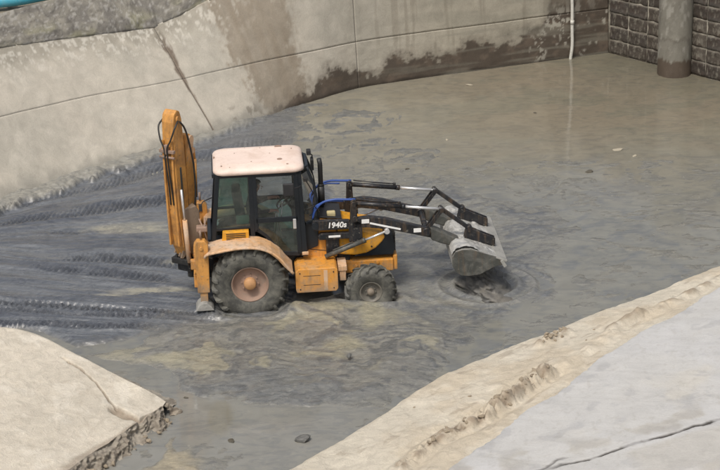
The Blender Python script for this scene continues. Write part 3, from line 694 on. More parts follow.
n1 = fbm(X*1.0, Y*1.0, 5, 5); n2 = fbm(X*4, Y*4, 6, 5); n3 = fbm(X*12, Y*12, 8, 4)
def segd(pts, width):
    d = np.full(X.shape, 1e9)
    for (a, b) in zip(pts[:-1], pts[1:]):
        ax, ay = P(*a, 1.4)[:2]; bx, by = P(*b, 1.4)[:2]; ex, ey = bx-ax, by-ay
        tt = np.clip(((X-ax)*ex+(Y-ay)*ey)/(ex*ex+ey*ey), 0, 1); d = np.minimum(d, np.hypot(X-ax-tt*ex, Y-ay-tt*ey))
    return d/width
r1 = segd([(398, 472), (425, 450), (445, 438), (475, 427), (500, 410), (528, 392), (547, 378)], 1)
r2 = segd([(540, 342), (556, 334), (570, 330)], 1)
r3 = segd([(612, 330), (635, 322), (650, 316), (690, 296), (722, 278)], 1)
r4 = segd([(560, 372), (590, 352), (615, 335), (640, 318)], 1)
nr = fbm(X*9, Y*9, 57, 5, .65)
nr = fbm(X*7, Y*7, 57, 6, .7)
ridge = .12*np.exp(-(r1/.13)**2)*ss(.38, .55, nr)*(.5+nr)*(.5+.9*ss(430, 520, PX3))+.13*np.exp(-(r2/.09)**2)*(.3+1.2*n2)+.08*np.exp(-(r3/.10)**2)*(.1+1.5*n2)+.05*np.exp(-(r4/.12)**2)*n2*2
gully = -.05*np.exp(-((r1-.22)/.09)**2)-.03*np.exp(-((r3-.2)/.08)**2)
# earth runs on a little way under the slab's lip
Qx_ = T; Z = Z+ridge+gully+(n1-.5)*.10+(n2-.5)*.035+(n3-.5)*.012
Z = Z-.22*(1-ss(0, .14, T))**2            # rounded, worn crest
c = np.zeros(X.shape+(3,))+np.array([0.53, 0.485, 0.40])
c = cmix(c, (0.47, 0.40, 0.30), ss(.45, .68, n1)*.6); c = cmix(c, (0.58, 0.53, 0.44), ss(.52, .72, n2)*.45)
stripe = fbm(T*14+n1*2, U*.012, 44, 4); c = cmix(c, (0.40, 0.34, 0.26), ss(.60, .80, stripe)*.15)
c = cmix(c, (0.23, 0.18, 0.13), np.exp(-((r1-.06)/.07)**2)*ss(.42, .6, n2)*.85)
c = cmix(c, (0.20, 0.155, 0.11), np.exp(-(r2/.09)**2)*ss(.35, .5, n2)*.9)
c = cmix(c, (0.26, 0.21, 0.15), np.exp(-(r3/.10)**2)*ss(.42, .56, n2)*.8)
c = cmix(c, (0.27, 0.22, 0.165), ss(.66, .70, fbm(T*22, U*.05, 91, 5))*.4*ss(.45,.6,n2))
c = cmix(c, (0.20, 0.18, 0.15), (1-ss(0, .05, T+(n2-.5)*.04))*.5)
C = np.concatenate([c, np.zeros(X.shape)[..., None]], -1)
grid_mesh('earth_crest', X-org[0], Y-org[1], Z, C, M['crust'], rb)
# water side of the bank below the crest
nv2 = 24; T2 = np.repeat(np.linspace(0, 1, nv2)[None, :], 700, 0); U2 = np.repeat(np.arange(700)[:, None], nv2, 1)
top = np.stack([X[:, 0], Y[:, 0], Z[:, 0]], -1)
Qx = top[:, None, 0]+dcr[:, None, 0]*T2*1.5; Qy = top[:, None, 1]+dcr[:, None, 1]*T2*1.5; Qz = top[:, None, 2]*(1-T2)+(-.4)*T2
n_ = fbm(Qx*3, Qy*3, 4, 4); c = np.zeros(Qx.shape+(3,))+np.array([.42, .37, .29]); c = cmix(c, (.22, .2, .17), ss(.4, .6, T2+(n_-.5)*.4))
grid_mesh('bank_face', Qx-org[0], Qy-org[1], Qz+(n_-.5)*.04*ss(0, .1, T2), np.concatenate([c, np.zeros(Qx.shape)[..., None]], -1), M['crust'], rb)
# smooth slab, lying a little proud of the earth
out = inn-dcr*6.0
out[:, 2] = 2.19
nv3 = 300; T3 = np.repeat(np.linspace(0, 1, nv3)[None, :]**1.3, 700, 0)
wv = (fbm(inn[:, 0]*1.2, inn[:, 1]*1.2, 191, 5)-.5)*.22+(fbm(inn[:, 0]*7, inn[:, 1]*7, 193, 4)-.5)*.08
st = inn+dcr*(.06+wv)[:, None]; st[:, 2] = IZ+.035
Q = st[:, None, :]*(1-T3[..., None])+out[:, None, :]*T3[..., None]
Xs, Ys, Zs = Q[..., 0], Q[..., 1], Q[..., 2].copy(); PX4, PY4 = proj(Xs, Ys, Zs)
n1 = fbm(Xs*.7, Ys*.7, 71, 4); n2 = fbm(Xs*3, Ys*3, 72, 5)
Ys += (n2-.5)*.06*(1-ss(0, .02, T3)); Zs += (n1-.5)*.06+(n2-.5)*.012
Zs -= .05*(1-ss(0, .012, T3))
crk_y = np.interp(PX4, [500, 540, 590, 630, 680, 720, 800], [478, 469, 458.5, 446, 431.5, 420, 400])+(n2-.5)*7
cd_ = np.abs(PY4-crk_y); crk = (1-ss(.5, 1.7+5*np.clip(n2-.46, 0, 1), cd_))*ss(530, 575, PX4)*(.35+.65*ss(.38, .5, fbm(Xs*5, Ys*5, 177, 3)))
crk2 = (1-ss(.4, 1.3, np.abs(PY4-(PX4-450)*(-.33)-(n2-.5)*10-497)))*ss(505, 520, PX4)*(1-ss(555, 575, PX4))*.7
crk = np.maximum(crk, crk2); Zs -= crk*.02
c = np.zeros(Xs.shape+(3,))+np.array([0.47, 0.465, 0.45])
c = cmix(c, (0.48, 0.48, 0.48), ss(.45, .7, n1)*.6); c = cmix(c, (0.50, 0.475, 0.42), ss(.55, .75, fbm(Xs*1.3, Ys*1.3, 75, 4))*ss(.12, .3, T3)*.6)
c = cmix(c, (0.46, 0.46, 0.455), (1-ss(.0, .05, T3+(n2-.5)*.02))*.8)
c = cmix(c, (0.32, 0.32, 0.33), ss(.62, .7, n2)*.35)
spk = ss(.66, .74, fbm(Xs*18, Ys*9, 181, 4)); c = cmix(c, (0.32, 0.30, 0.27), spk*.25)
sml = np.exp(-((PY4-crk_y+14-(n1-.5)*30)/9)**2)*ss(.45, .6, n2); c = cmix(c, (0.36, 0.335, 0.29), sml*.5)
c = cmix(c, (0.40, 0.37, 0.31), ss(2, 9, PY4-crk_y)*ss(.45, .65, n1)*.4)
c = cmix(c, (0.045, 0.04, 0.035), crk*.95)
grid_mesh('concrete_slab', Xs-org[0], Ys-org[1], Zs, np.concatenate([c, np.full(Xs.shape, .15)[..., None]], -1), M['sheet'], rb)
# clods of broken crust on the crest
def clod_mesh(seed, r=1.0):
    rnd = random.Random(seed); bm = bmesh.new(); bmesh.ops.create_icosphere(bm, subdivisions=2, radius=1)
    ps = [Vector((rnd.uniform(-1, 1), rnd.uniform(-1, 1), rnd.uniform(-1, 1))).normalized() for _ in range(9)]
    for v in bm.verts:
        d = min([1.0]+[.62/v.co.dot(p) for p in ps if v.co.dot(p) > .62])
        v.co *= d*rnd.uniform(.92, 1.05)*r
    me = bpy.data.meshes.new('earth_clod'); bm.to_mesh(me); bm.free(); return me
clods = [clod_mesh(s) for s in range(5)]
M['clod'] = paint('clod_earth', (0.36, 0.30, 0.22), (0.20, 0.155, 0.11), 0.5, 0.95, 6.0, bump=.03)
M['mudclod'] = paint('mud_clod', (0.15, 0.15, 0.14), (0.10, 0.105, 0.11), 0.5, 0.5, 6.0, bump=.03)
for me in clods: me.materials.append(M['clod'])
def surf_z(x_, y_):
    i = np.argmin((X-x_)**2+(Y-y_)**2); return Z.ravel()[i]
line = [(430, 447), (447, 438), (462, 431), (478, 425), (494, 414), (505, 407), (513, 402), (521, 397), (529, 391), (536, 386), (543, 380), (546, 376), (545, 341), (552, 337), (560, 333), (566, 331), (597, 327), (641, 320), (648, 316), (610, 333), (418, 405), (470, 398), (590, 345)]
for i, (a, b) in enumerate(line):
    for kx in range(5 if i < 16 else 1):
        p = P(a+random.uniform(-5, 5), b+random.uniform(-3, 3), 1.4)
        s = random.uniform(.014, .045) if i < 16 else random.uniform(.015, .03)
        o = link('earth_clod', clods[(i+kx) % 5], None, rb)
        o.location = (p[0]-org[0], p[1]-org[1], surf_z(p[0], p[1])+s*.15); o.scale = (s*1.5, s*1.1, s*.8); o.rotation_euler = (random.uniform(-.4, .4), random.uniform(-.4, .4), random.uniform(0, 6))

# ---- broken slab at the lower left
lp_top = [(-200, 335), (-60, 321), (0, 322), (22, 325), (45, 333), (80, 352), (110, 369), (140, 385), (158, 396), (166, 402)]
lp_low = [(-260, 560), (-140, 530), (-60, 512), (-20, 500), (20, 488), (60, 474), (90, 453), (118, 436), (138, 422), (163, 406)]
zt = np.array([1.2, 1.0, .85, .80, .72, .60, .48, .38, .26, .20]); zl = np.array([.8, .62, .50, .42, .34, .28, .24, .22, .20, .19])
ctop = smooth_line([P(a, b, z) for (a, b), z in zip(lp_top, zt)], 420); clow = smooth_line([P(a, b, z) for (a, b), z in zip(lp_low, zl)], 420)
T = np.repeat(np.linspace(0, 1, 160)[None, :], 420, 0)
Q = ctop[:, None, :]*(1-T[..., None])+clow[:, None, :]*T[..., None]; Xl, Yl, Zl = Q[..., 0], Q[..., 1], Q[..., 2].copy()
PX5, PY5 = proj(Xl, Yl, Zl); n1 = fbm(Xl*1, Yl*1, 31, 4); n2 = fbm(Xl*4, Yl*4, 32, 5); n3 = fbm(Xl*14, Yl*14, 33, 3)
cw = np.interp(PX5, [60, 85, 105, 117, 128, 139], [355, 372, 394, 408, 414, 421])+(n2-.5)*7
crk = (1-ss(.3, 1.6, np.abs(PY5-cw)-(PX5 > 100)*(PX5-100)*.06))*ss(58, 70, PX5)*(1-ss(140, 150, PX5))
hole = 1-ss(.6, 1.1, np.hypot((PX5-122)/14, (PY5-413-(PX5-122)*.35)/5)+(n2-.5)*.9)
brk = np.maximum(crk, hole)
Zl += (n1-.5)*.05+(n2-.5)*.01-brk*.07*(.5+n2)-.10*(1-ss(0, .05, T))**2
Yl -= ((n2-.5)*.16)*ss(.9, 1, T)
c = np.zeros(Xl.shape+(3,))+np.array([0.57, 0.52, 0.435]); c = cmix(c, (.46, .42, .35), ss(.4, .7, n1)*.55); c = cmix(c, (.66, .62, .54), ss(.55, .72, n2)*.4)
c = cmix(c, (.24, .19, .14), brk*.8); c = cmix(c, (.33, .28, .22), ss(.93, .985, T+(n2-.5)*.08)*.8); c = cmix(c, (.42, .36, .28), ss(.64, .72, n3)*.25)
ls = empty('broken_slab', tuple(P(80, 430, 0))); o2 = np.array(ls.location)
tag(ls, 'broken tip of a pale concrete slab at the lower left, ragged crumbled edge over the puddle', 'slab')
grid_mesh('slab_top', Xl-o2[0], Yl-o2[1], Zl, np.concatenate([c, np.zeros(Xl.shape)[..., None]], -1), M['crust'], ls)
# ragged broken face below the lower edge and round the water side
rimx = np.r_[Xl[::-1, 0], Xl[:, -1]]  # not used for the face below; face built in two strips
def face_strip(name, ex, ey, ez, dx, dy, run, seed, colr, amp=1.0):
    nvf = 34; Tf = np.repeat(np.linspace(0, 1, nvf)[None, :], len(ex), 0)
    fx = ex[:, None]+dx*run*Tf**1.2; fy = ey[:, None]+dy*run*Tf**1.2; fz = ez[:, None]*(1-Tf)-.12*Tf
    q_ = np.r_[0, np.cumsum(np.hypot(np.diff(ex), np.diff(ey)))][:, None]+0*Tf
    a = fbm(q_*4.5, Tf*3.2, seed, 5); b = fbm(q_*15, Tf*12, seed+5, 4)
    wgt = ss(0, .08, Tf)*amp
    fx = fx+((a-.5)*.30+(b-.5)*.10)*wgt*dx; fy = fy+((a-.5)*.30+(b-.5)*.10)*wgt*dy; fz = fz+((b-.5)*.07+(a-.5)*.14)*wgt
    cc = np.zeros(fx.shape+(3,))+np.array(colr); cc = cmix(cc, (.17, .145, .115), ss(.48, .62, a)*.7); cc = cmix(cc, (.40, .36, .29), ss(.58, .7, b)*.5); cc = cmix(cc, (.12, .12, .115), ss(.7, .95, Tf)*.7)
    grid_mesh(name, fx-o2[0], fy-o2[1], fz, np.concatenate([cc, np.full(fx.shape, .1)[..., None]], -1), M['crust'], ls)
face_strip('broken_edge', Xl[:, -1], Yl[:, -1], Zl[:, -1], 0.45, -.85, .50, 61, (.30, .27, .225))
face_strip('water_side', Xl[:, 0], Yl[:, 0], Zl[:, 0], .35, .75, 1.0, 67, (.34, .31, .26), .25)
face_strip('slab_end', Xl[-1, :], Yl[-1, :], Zl[-1, :], .7, .1, .5, 69, (.28, .24, .19))
for i in range(18):
    a = random.uniform(60, 172); b = np.interp(a, [60, 92, 142, 172], [490, 470, 438, 412])+random.uniform(-4, 9)
    p = P(a, b, .05); o = link('concrete_lump', clods[i % 5], None, ls); s = random.choice((.02, .03, .04, .05, .11))
    o.location = (p[0]-o2[0], p[1]-o2[1], s*.3+.03); o.scale = (s*1.3, s, s*.8); o.rotation_euler = (random.random(), random.random(), random.random()*6)

# ================================================================== BACKHOE LOADER
SINK = 0.15; YAW = R(4.0)
hubw = Vector(P(250.5, 285.5, .72-SINK)); offv = Matrix.Rotation(YAW, 3, 'Z') @ Vector((0, -1.08, 0))
root = empty('backhoe_loader', (hubw.x-offv.x, hubw.y-offv.y, -SINK), YAW)
root.rotation_euler = (R(0.0), R(-.4), YAW)
tag(root, 'muddy orange backhoe loader with pinkish white cab roof working in the wet mud', 'backhoe loader')

def wheel(name, rad, wid, rimr, nl, parent, loc, lugh, side):
    """tyre with slanted lugs; local axis along y"""
    mb = MB(); h = wid/2
    prof = [(-h*.72, rimr), (-h*.92, rimr+.03), (-h*1.0, (rimr+rad)/2), (-h*.93, rad-.10*rad/.72-.01), (-h*.72, rad-lugh-.012), (-h*.3, rad-lugh), (h*.3, rad-lugh), (h*.72, rad-lugh-.012), (h*.93, rad-.10*rad/.72-.01), (h*1.0, (rimr+rad)/2), (h*.92, rimr+.03), (h*.72, rimr)]
    mb.lathe(prof, seg=56)
    bm = mb.bm
    for s in (-1, 1):
        for kk in range(nl):
            t0 = 2*math.pi*(kk+(.5 if s > 0 else 0))/nl; dt = 2*math.pi/nl*.85; wt = 2*math.pi/nl*.24
            secs = [(s*-.02*h, t0, rad, rad-lugh-.01), (s*h*.5, t0+dt*.5, rad, rad-lugh-.01), (s*h*.86, t0+dt*.85, rad-.012, rad-lugh*1.4-.02), (s*h*1.03, t0+dt, rad-.07*rad/.72, rad-.07*rad/.72-lugh*1.2)]
            rings = []
            for (yy, tt, ro, ri) in secs:
                ring = []
                for (rr2, da) in ((ro, -wt*.42), (ro, wt*.42), (ri, wt*.6), (ri, -wt*.6)):
                    ring.append(bm.verts.new((rr2*math.cos(tt+da), yy, rr2*math.sin(tt+da))))
                rings.append(ring)
            for i in range(3):
                for j in range(4):
                    bm.faces.new((rings[i][j], rings[i][(j+1) % 4], rings[i+1][(j+1) % 4], rings[i+1][j]))
            bm.faces.new(rings[0][::-1]); bm.faces.new(rings[-1])
    w_ = mb.build(name, M['rubber'], parent); w_.location = loc
    w_.rotation_euler = (0, random.uniform(0, 1), 0)
    # rim dish
    mb = MB(); s = side
    mb.lathe([(s*h*.80, rimr+.012), (s*h*.86, rimr+.0), (s*h*.74, rimr-.02), (s*h*.35, rimr-.045), (s*h*.28, rimr*.55), (s*h*.42, rimr*.36), (s*h*.42, .0)], seg=40)
    mb.lathe([(-s*h*.80, rimr+.012), (-s*h*.86, rimr), (-s*h*.3, rimr-.03), (-s*h*.25, 0)], seg=40)
    for kk in range(8):
        t = 2*math.pi*kk/8; q = (rimr*.46*math.cos(t), rimr*.46*math.sin(t))
        mb.tube([(q[0], s*h*.3, q[1]), (q[0], s*h*.46, q[1])], .018, 6)
    mb.build('rim', M['rim'] if rad > .6 else M['caked_dark'], w_)
    mb = MB(); mb.lathe([(s*h*.38, rimr*.34), (s*h*.80, rimr*.33), (s*h*.90, rimr*.27), (s*h*.93, .0)], seg=24); mb.build('hub', M['hub'] if rad > .6 else M['digbucket'], w_)
    return w_
wheel('rear_wheel', .72, .44, .335, 20, root, (0, -.86, .72), .05, -1)
wheel('rear_wheel', .72, .44, .335, 20, root, (0, .86, .72), .05, 1)
wheel('front_wheel', .49, .33, .20, 16, root, (2.22, -.84, .385), .035, -1)
wheel('front_wheel', .49, .33, .20, 16, root, (2.22, .84, .385), .035, 1)

# chassis
mb = MB()
mb.box(-1.0, 1.9, -.36, .36, .62, 1.02, .02); mb.box(-.12, .12, -.7, .7, .58, .86, .03)
mb.box(2.12, 2.32, -.72, .72, .30, .48, .02); mb.box(.9, 1.75, -.30, .30, .5, .7, .02)
mb.build('chassis', M['black'], root)
mb = MB(); mb.box(1.62, 2.70, -.42, .42, .56, .80, .02); mb.box(2.70, 2.78, -.38, .38, .56, .86, .02)
mb.tube([(2.0, -.46, .72), (2.0, -.43, .72)], .03, 8); mb.tube([(2.4, -.46, .76), (2.4, -.43, .76)], .03, 8)
mb.build('front_frame', M['orange'], root)
mb = MB()
mb.prism([(.86, .47), (1.58, .47), (1.62, .52), (1.62, .90), (1.58, .94), (.90, .94), (.84, .88), (.84, .52)], -1.0, -.40, .015)
bx = mb.build('step_box', M['orange'], root)
for (x_, z_) in ((.92, .54), (.92, .86), (1.54, .54), (1.54, .86)):
    mb = MB(); mb.tube([(x_, -1.008, z_), (x_, -.99, z_)], .013, 8); mb.build('panel_bolt', M['hose'], bx)
for z_ in (.62, .80):
    mb = MB(); mb.box(.98, 1.30, -1.004, -.99, z_, z_+.008, .001); mb.build('panel_seam', M['hose'], bx)
mb = MB(); mb.box(1.36, 1.43, -1.006, -.99, .50, .90, .002); mb.build('cover_strip', M['dusty'], bx)
mb = MB(); mb.prism([(.86, .47), (1.58, .47), (1.62, .52), (1.62, .90), (1.58, .94), (.90, .94), (.84, .88), (.84, .52)], .40, 1.0, .015)
mb.build('fuel_tank', M['orange'], root)
mb = MB(); mb.box(1.64, 1.80, -.86, -.44, .80, .90, .01); mb.box(1.66, 1.78, -.84, -.80, .60, .82, .01); mb.build('step_bracket', M['dusty'], root)

# fenders
def fender(s):
    out = [(-.80, 1.36), (-.74, 1.42), (-.45, 1.47), (-.2, 1.50), (.02, 1.50), (.22, 1.47), (.42, 1.38), (.58, 1.24), (.70, 1.07), (.80, .95)]
    inn_ = [(-.80, 1.33), (-.72, 1.38), (-.45, 1.43), (-.2, 1.455), (.02, 1.455), (.20, 1.43), (.38, 1.345), (.53, 1.21), (.65, 1.05), (.74, .95)]
    mb = MB(); y0_, y1_ = sorted((s*.56, s*1.12)); 
    mb.prism(out+inn_[::-1], y0_, y1_, .008)
    o_ = mb.build('fender', M['dusty'], root)
    # rolled lip along the outer edge
    lip = [(x_, s*1.12, z_-.028) for x_, z_ in out]; mb = MB(); mb.tube(lip, .026, 8, smooth=36); mb.build('fender_lip', M['dusty'], o_)
    return o_
fender(-1); fender(1)

# ---- cab
ZB, ZT = 1.06, 2.80; CY = .55
mb = MB()
def post(a, b, w_, h_): mb.bar(a, b, w_, h_, .008)
for s in (-1, 1):
    y = s*CY
    post((-.68, y, 1.42), (-.53, y, ZT), .07, .08)          # rear post
    post((.05, y, 1.46), (.07, y, ZT), .06, .09)            # middle post
    post((.99, y, ZB), (.93, y, ZT), .07, .11)              # front door post
    post((-.53, y, ZT-.03), (.98, y, ZT-.03), .07, .09)     # header
    post((-.67, y, 1.69), (.05, y, 1.71), .05, .05)
    post((.93, s*.52, ZT-.03), (1.10, s*.30, ZT-.03), .06, .07)
    post((1.03, s*.52, 1.70), (1.30, s*.36, 1.72), .05, .06)
    # corner post of the bowed windscreen
    mb.tube([(1.28, s*.38, 1.70), (1.27, s*.37, 2.0), (1.22, s*.35, 2.4), (1.10, s*.31, ZT-.02)], .026, 8, smooth=12)
post((-.60, -CY, ZT-.03), (-.60, CY, ZT-.03), .07, .08); post((-.75, -CY, 1.46), (-.75, CY, 1.46), .07, .08)
post((1.10, -.31, ZT-.03), (1.10, .31, ZT-.03), .06, .07); post((1.29, -.38, 1.71), (1.29, .38, 1.71), .06, .06)
# tub and floor
mb.prism([(-.72, 1.06), (.98, 1.06), (.98, 1.14), (-.72, 1.14)], -.53, .53, .01)
mb.prism([(.90, 1.06), (1.25, 1.20), (1.28, 1.70), (1.02, 1.70)], -.46, .46, .01)
mb.prism([(-.74, 1.14), (-.66, 1.14), (-.66, 1.44), (-.74, 1.44)], -.52, .52, .01)
cab = mb.build('cab', M['cab'], root); cab.location = (.055, 0, 0); cab.scale = (1, 1, .972)
# roof: rounded slab
def rounded_rect(x0, x1, y0, y1, r, n=6):
    pts = []
    for (cx_, cy_, a0) in ((x1-r, y1-r, 0), (x0+r, y1-r, 90), (x0+r, y0+r, 180), (x1-r, y0+r, 270)):
        for kk in range(n+1):
            a = R(a0+90*kk/n); pts.append((cx_+r*math.cos(a), cy_+r*math.sin(a)))
    return pts
bm = bmesh.new(); layers = []
for (ins, z_) in ((.035, 2.775), (.0, 2.795), (.0, 2.845), (.02, 2.88), (.07, 2.905), (.16, 2.92), (.30, 2.925)):
    layers.append([bm.verts.new((p[0], p[1], z_+.02*(p[0]*-.1))) for p in rounded_rect(-.61+ins, 1.05-ins, -.635+ins, .635-ins, max(.05, .20-ins*.3))])
for a, b in zip(layers[:-1], layers[1:]):
    n_ = len(a)
    for i in range(n_):
        f = bm.faces.new((a[i], a[(i+1) % n_], b[(i+1) % n_], b[i])); f.smooth = True
bm.faces.new(layers[0][::-1]); bm.faces.new(layers[-1])
me = bpy.data.meshes.new('roof'); bm.to_mesh(me); bm.free(); roof = link('roof', me, M['roof'], cab)
mb = MB(); mb.box(-.56, .98, -.53, .53, 2.70, 2.772, .01); mb.build('interior_darkener', M['cab'], cab)  # dark box added under the roof to darken the cab inside
for (x_, y_, r_) in ((-.45, -.45, .014), (-.2, .2, .012), (.1, -.3, .012), (.28, .42, .014), (.75, -.50, .022), (-.58, .1, .014), (.0, .50, .012), (.86, .3, .012), (.45, .1, .01), (-.3, -.52, .012), (.62, -.24, .052), (.62, .46, .07)):
    zt_ = 2.905 if abs(y_) > .48 or x_ < -.5 or x_ > .9 else 2.918
    mb = MB(); mb.tube([(x_, y_, zt_-.03), (x_, y_, zt_+(.014 if r_ < .03 else .008))], r_, 10); mb.build('roof_bolt' if r_ < .03 else 'roof_cap', M['rim'], cab)
for y_ in (-.40, .40): mb = MB(); mb.box(-.42, .80, y_-.012, y_+.012, 2.915, 2.929, .004); mb.build('roof_rib', M['roof'], cab)
# panes
def pane(pts, mat, name='window_pane', t=.008):
    bm = bmesh.new(); v = [bm.verts.new(p) for p in pts]; f = bm.faces.new(v)
    bm.normal_update(); nn_ = f.normal.copy()*t
    r_ = bmesh.ops.extrude_face_region(bm, geom=[f]); bmesh.ops.translate(bm, vec=nn_, verts=[g_ for g_ in r_['geom'] if isinstance(g_, bmesh.types.BMVert)])
    bmesh.ops.recalc_face_normals(bm, faces=bm.faces)
    me = bpy.data.meshes.new(name); bm.to_mesh(me); bm.free(); return link(name, me, mat, cab)
for s in (-1, 1):
    y = s*(CY+.005)
    pane([(-.625, y, 1.72), (.01, y, 1.74), (.025, y, 2.73), (-.52, y, 2.73)], M['glass_green'])
    pane([(1.03, s*.53, 1.73), (1.27, s*.39, 1.74), (1.21, s*.36, 2.40), (1.10, s*.32, 2.74), (.96, s*.53, 2.74)], M['glass'], 'quarter_window')
pane([(-.68, -.53, 1.50), (-.68, .53, 1.50), (-.56, .53, 2.74), (-.56, -.53, 2.74)], M['glass'], 'rear_window')
for (x0_, z0_, x1_, z1_) in ((1.285, 1.74, 1.225, 2.38), (1.225, 2.382, 1.11, 2.74)):
    pane([(x0_, -.35, z0_), (x0_, .35, z0_), (x1_, .32, z1_), (x1_, -.32, z1_)], M['glass'], 'windscreen')
# doors
for s in (-1, 1):
    mb = MB(); y = s*(CY+.03); b_ = lambda a, b, w2, h2: mb.bar((a[0], y, a[1]), (b[0], y, b[1]), w2, h2, .006)
    b_((.11, 2.74), (.90, 2.74), .03, .06); b_((.13, 1.62), (.13, 2.74), .03, .07); b_((.90, 1.12), (.885, 2.74), .03, .08)
    b_((.12, 1.84), (.90, 1.84), .03, .10); b_((.52, 1.15), (.90, 1.12), .03, .08)
    b_((.13, 1.66), (.30, 1.52), .03, .06); b_((.30, 1.52), (.54, 1.16), .03, .06)
    dr = mb.build('door', M['cab'], cab)
    pane([(.165, y-s*.004, 1.89), (.86, y-s*.004, 1.89), (.85, y-s*.004, 2.71), (.165, y-s*.004, 2.71)], M['glass'])
    pane([(.16, y-s*.004, 1.67), (.31, y-s*.004, 1.53), (.55, y-s*.004, 1.18), (.86, y-s*.004, 1.16), (.86, y-s*.004, 1.79), (.16, y-s*.004, 1.79)], M['glass_green'])
    mb = MB(); mb.box(.80, .86, y-.03, y+.03, 1.64, 1.84, .01); mb.build('door_handle', M['steel'], cab)
mb = MB(); mb.prism([(-.52, 1.49), (-.02, 1.50), (-.02, 1.68), (-.50, 1.68)], -.68, -.54, .012)
mb.build('vent_panel', M['yellow'], cab)
for kk in range(4): mb = MB(); mb.box(-.44, -.08, -.688, -.675, 1.525+kk*.036, 1.54+kk*.036, .002); mb.build('vent_slot', M['cab'], cab)
mb = MB(); mb.box(-.24, .0, -.50, -.44, 1.75, 1.93, .02); mb.build('wash_bottle', paint('pale_green_plastic', (0.42, 0.55, 0.50), (0.3, 0.35, 0.3), .2, .4), cab)
mb = MB(); mb.box(.64, .84, -.88, -.83, 2.40, 2.66, .025, None); mb.tube([(.80, -.85, 2.54), (.94, -.72, 2.52), (.97, -.58, 2.5)], .012, 6)
mi = mb.build('mirror', M['seat'], cab)
mb = MB(); mb.box(1.22, 1.28, .62, .80, 2.32, 2.56, .02); mb.tube([(1.2, .60, 2.7), (1.26, .70, 2.62), (1.25, .71, 2.5)], .012, 6)
mb.build('mirror', M['seat'], cab)
mb = MB(); mb.box(1.14, 1.22, .30, .42, 2.76, 2.86, .012); mb.build('work_lamp', M['seat'], cab)
mb = MB(); mb.box(-.90, -.84, -.82, -.76, 2.18, 2.32, .012); mb.tube([(-.66, -.64, 2.38), (-.82, -.76, 2.36), (-.87, -.79, 2.28)], .010, 6); mb.build('rear_lamp', M['seat'], cab)
mb = MB(); mb.box(.94, 1.06, -.63, -.59, 1.10, 1.16, .008); mb.build('door_latch', M['dusty'], cab)
mb = MB(); mb.box(1.02, 1.10, -.68, -.62, 2.60, 2.68, .01); mb.tube([(1.0, -.64, 2.74), (1.12, -.60, 2.5), (1.2, -.52, 2.3)], .01, 6); mb.build('wiper_arm', M['hose'], cab)
mb = MB(); mb.tube([(1.05, -.56, 2.0), (1.2, -.52, 2.05), (1.3, -.44, 1.9)], .011, 6); mb.build('grab_rail', M['hose'], cab)
# seat, console, wheel
mb = MB(); mb.box(-.15, .38, -.26, .26, 1.50, 1.66, .05); mb.prism([(-.22, 1.60), (-.05, 1.60), (-.14, 2.32), (-.30, 2.30)], -.25, .25, .04); mb.box(-.05, .3, -.2, .2, 1.14, 1.52, .03)
mb.build('seat', M['seat'], cab)
mb = MB(); mb.prism([(.82, 1.14), (1.05, 1.14), (1.12, 1.80), (.92, 1.95), (.80, 1.86)], -.22, .22, .03); mb.build('dashboard', M['seat'], cab)
mb = MB(); cw_ = Vector((.70, 0, 2.0)); ax = Vector((-.55, 0, .83)).normalized(); e1 = Vector((0, 1, 0)); e2 = ax.cross(e1)
ring_ = [cw_+(e1*math.cos(t)+e2*math.sin(t))*.20 for t in [2*math.pi*kk/24 for kk in range(25)]]
mb.tube(ring_, .018, 6, cap=False); 
for t in (0, 2.1, 4.2): mb.tube([cw_, cw_+(e1*math.cos(t)+e2*math.sin(t))*.20], .014, 6)
mb.tube([cw_, cw_-ax*.3], .03, 8); mb.build('steering_wheel', M['steel'] if False else M['hose'], cab)
mb = MB()
for (x_, y_, z_) in ((.55, -.38, 1.98), (.62, -.36, 2.06), (.50, -.42, 1.92)): mb.tube([(x_-.08, y_, 1.3), (x_-.03, y_, 1.7), (x_, y_, z_)], .011, 6); mb.tube([(x_, y_, z_), (x_+.01, y_, z_+.06)], .022, 8)
pass
mb.build('control_lever', M['steel'], cab)

# ---- hood
mb = MB()
mb.prism([(1.02, .90), (1.02, 1.74), (1.30, 1.69), (1.66, 1.59), (1.66, .90)], -.41, .41, .03)
hood = mb.build('engine_hood', M['orange'], root)
mb = MB()
nose = [(1.67, .96), (1.67, 1.54), (2.08, 1.43), (2.38, 1.365), (2.52, 1.32), (2.56, 1.25), (2.50, 1.16), (2.38, 1.04), (2.20, .95), (1.98, .92)]
mb.prism(nose, -.43, .43, .028)
mb.build('nose_panel', M['yellow'], hood)
for (x_, z_) in ((1.74, 1.03), (1.74, 1.50), (2.30, 1.08)):
    mb = MB(); mb.tube([(x_, -.438, z_), (x_, -.42, z_)], .018, 8); mb.build('panel_bolt', M['hose'], hood)
mb = MB(); mb.bar((1.10, -.413, 1.10), (1.62, -.413, 1.02), .006, .012, .001); mb.build('panel_seam', M['hose'], hood)
mb = MB(); mb.prism([(1.95, .88), (2.02, .93), (2.25, 1.0), (2.42, 1.12), (2.50, 1.26), (2.58, 1.33), (2.70, 1.28), (2.74, 1.0), (2.70, .88)], -.40, .40, .015)
gr = mb.build('grille', M['cab'], hood)
for kk in range(9): mb = MB(); mb.box(2.735, 2.755, -.36, .36, .94+kk*.042, .955+kk*.042, .003); mb.build('grille_bar', M['caked_dark'], hood)
mb = MB(); mb.box(1.04, 1.55, -.38, .38, 1.90, 1.915, .003, Matrix.Translation((0, 0, .0)) @ Matrix.Rotation(R(7), 4, 'Y') @ Matrix.Translation((0, 0, -.05))); mb.build('hood_mat', M['seat'], hood)
mb = MB(); mb.box(1.50, 1.66, -.30, -.14, 1.62, 1.74, .02); mb.build('filler_cap', M['cream'], hood)
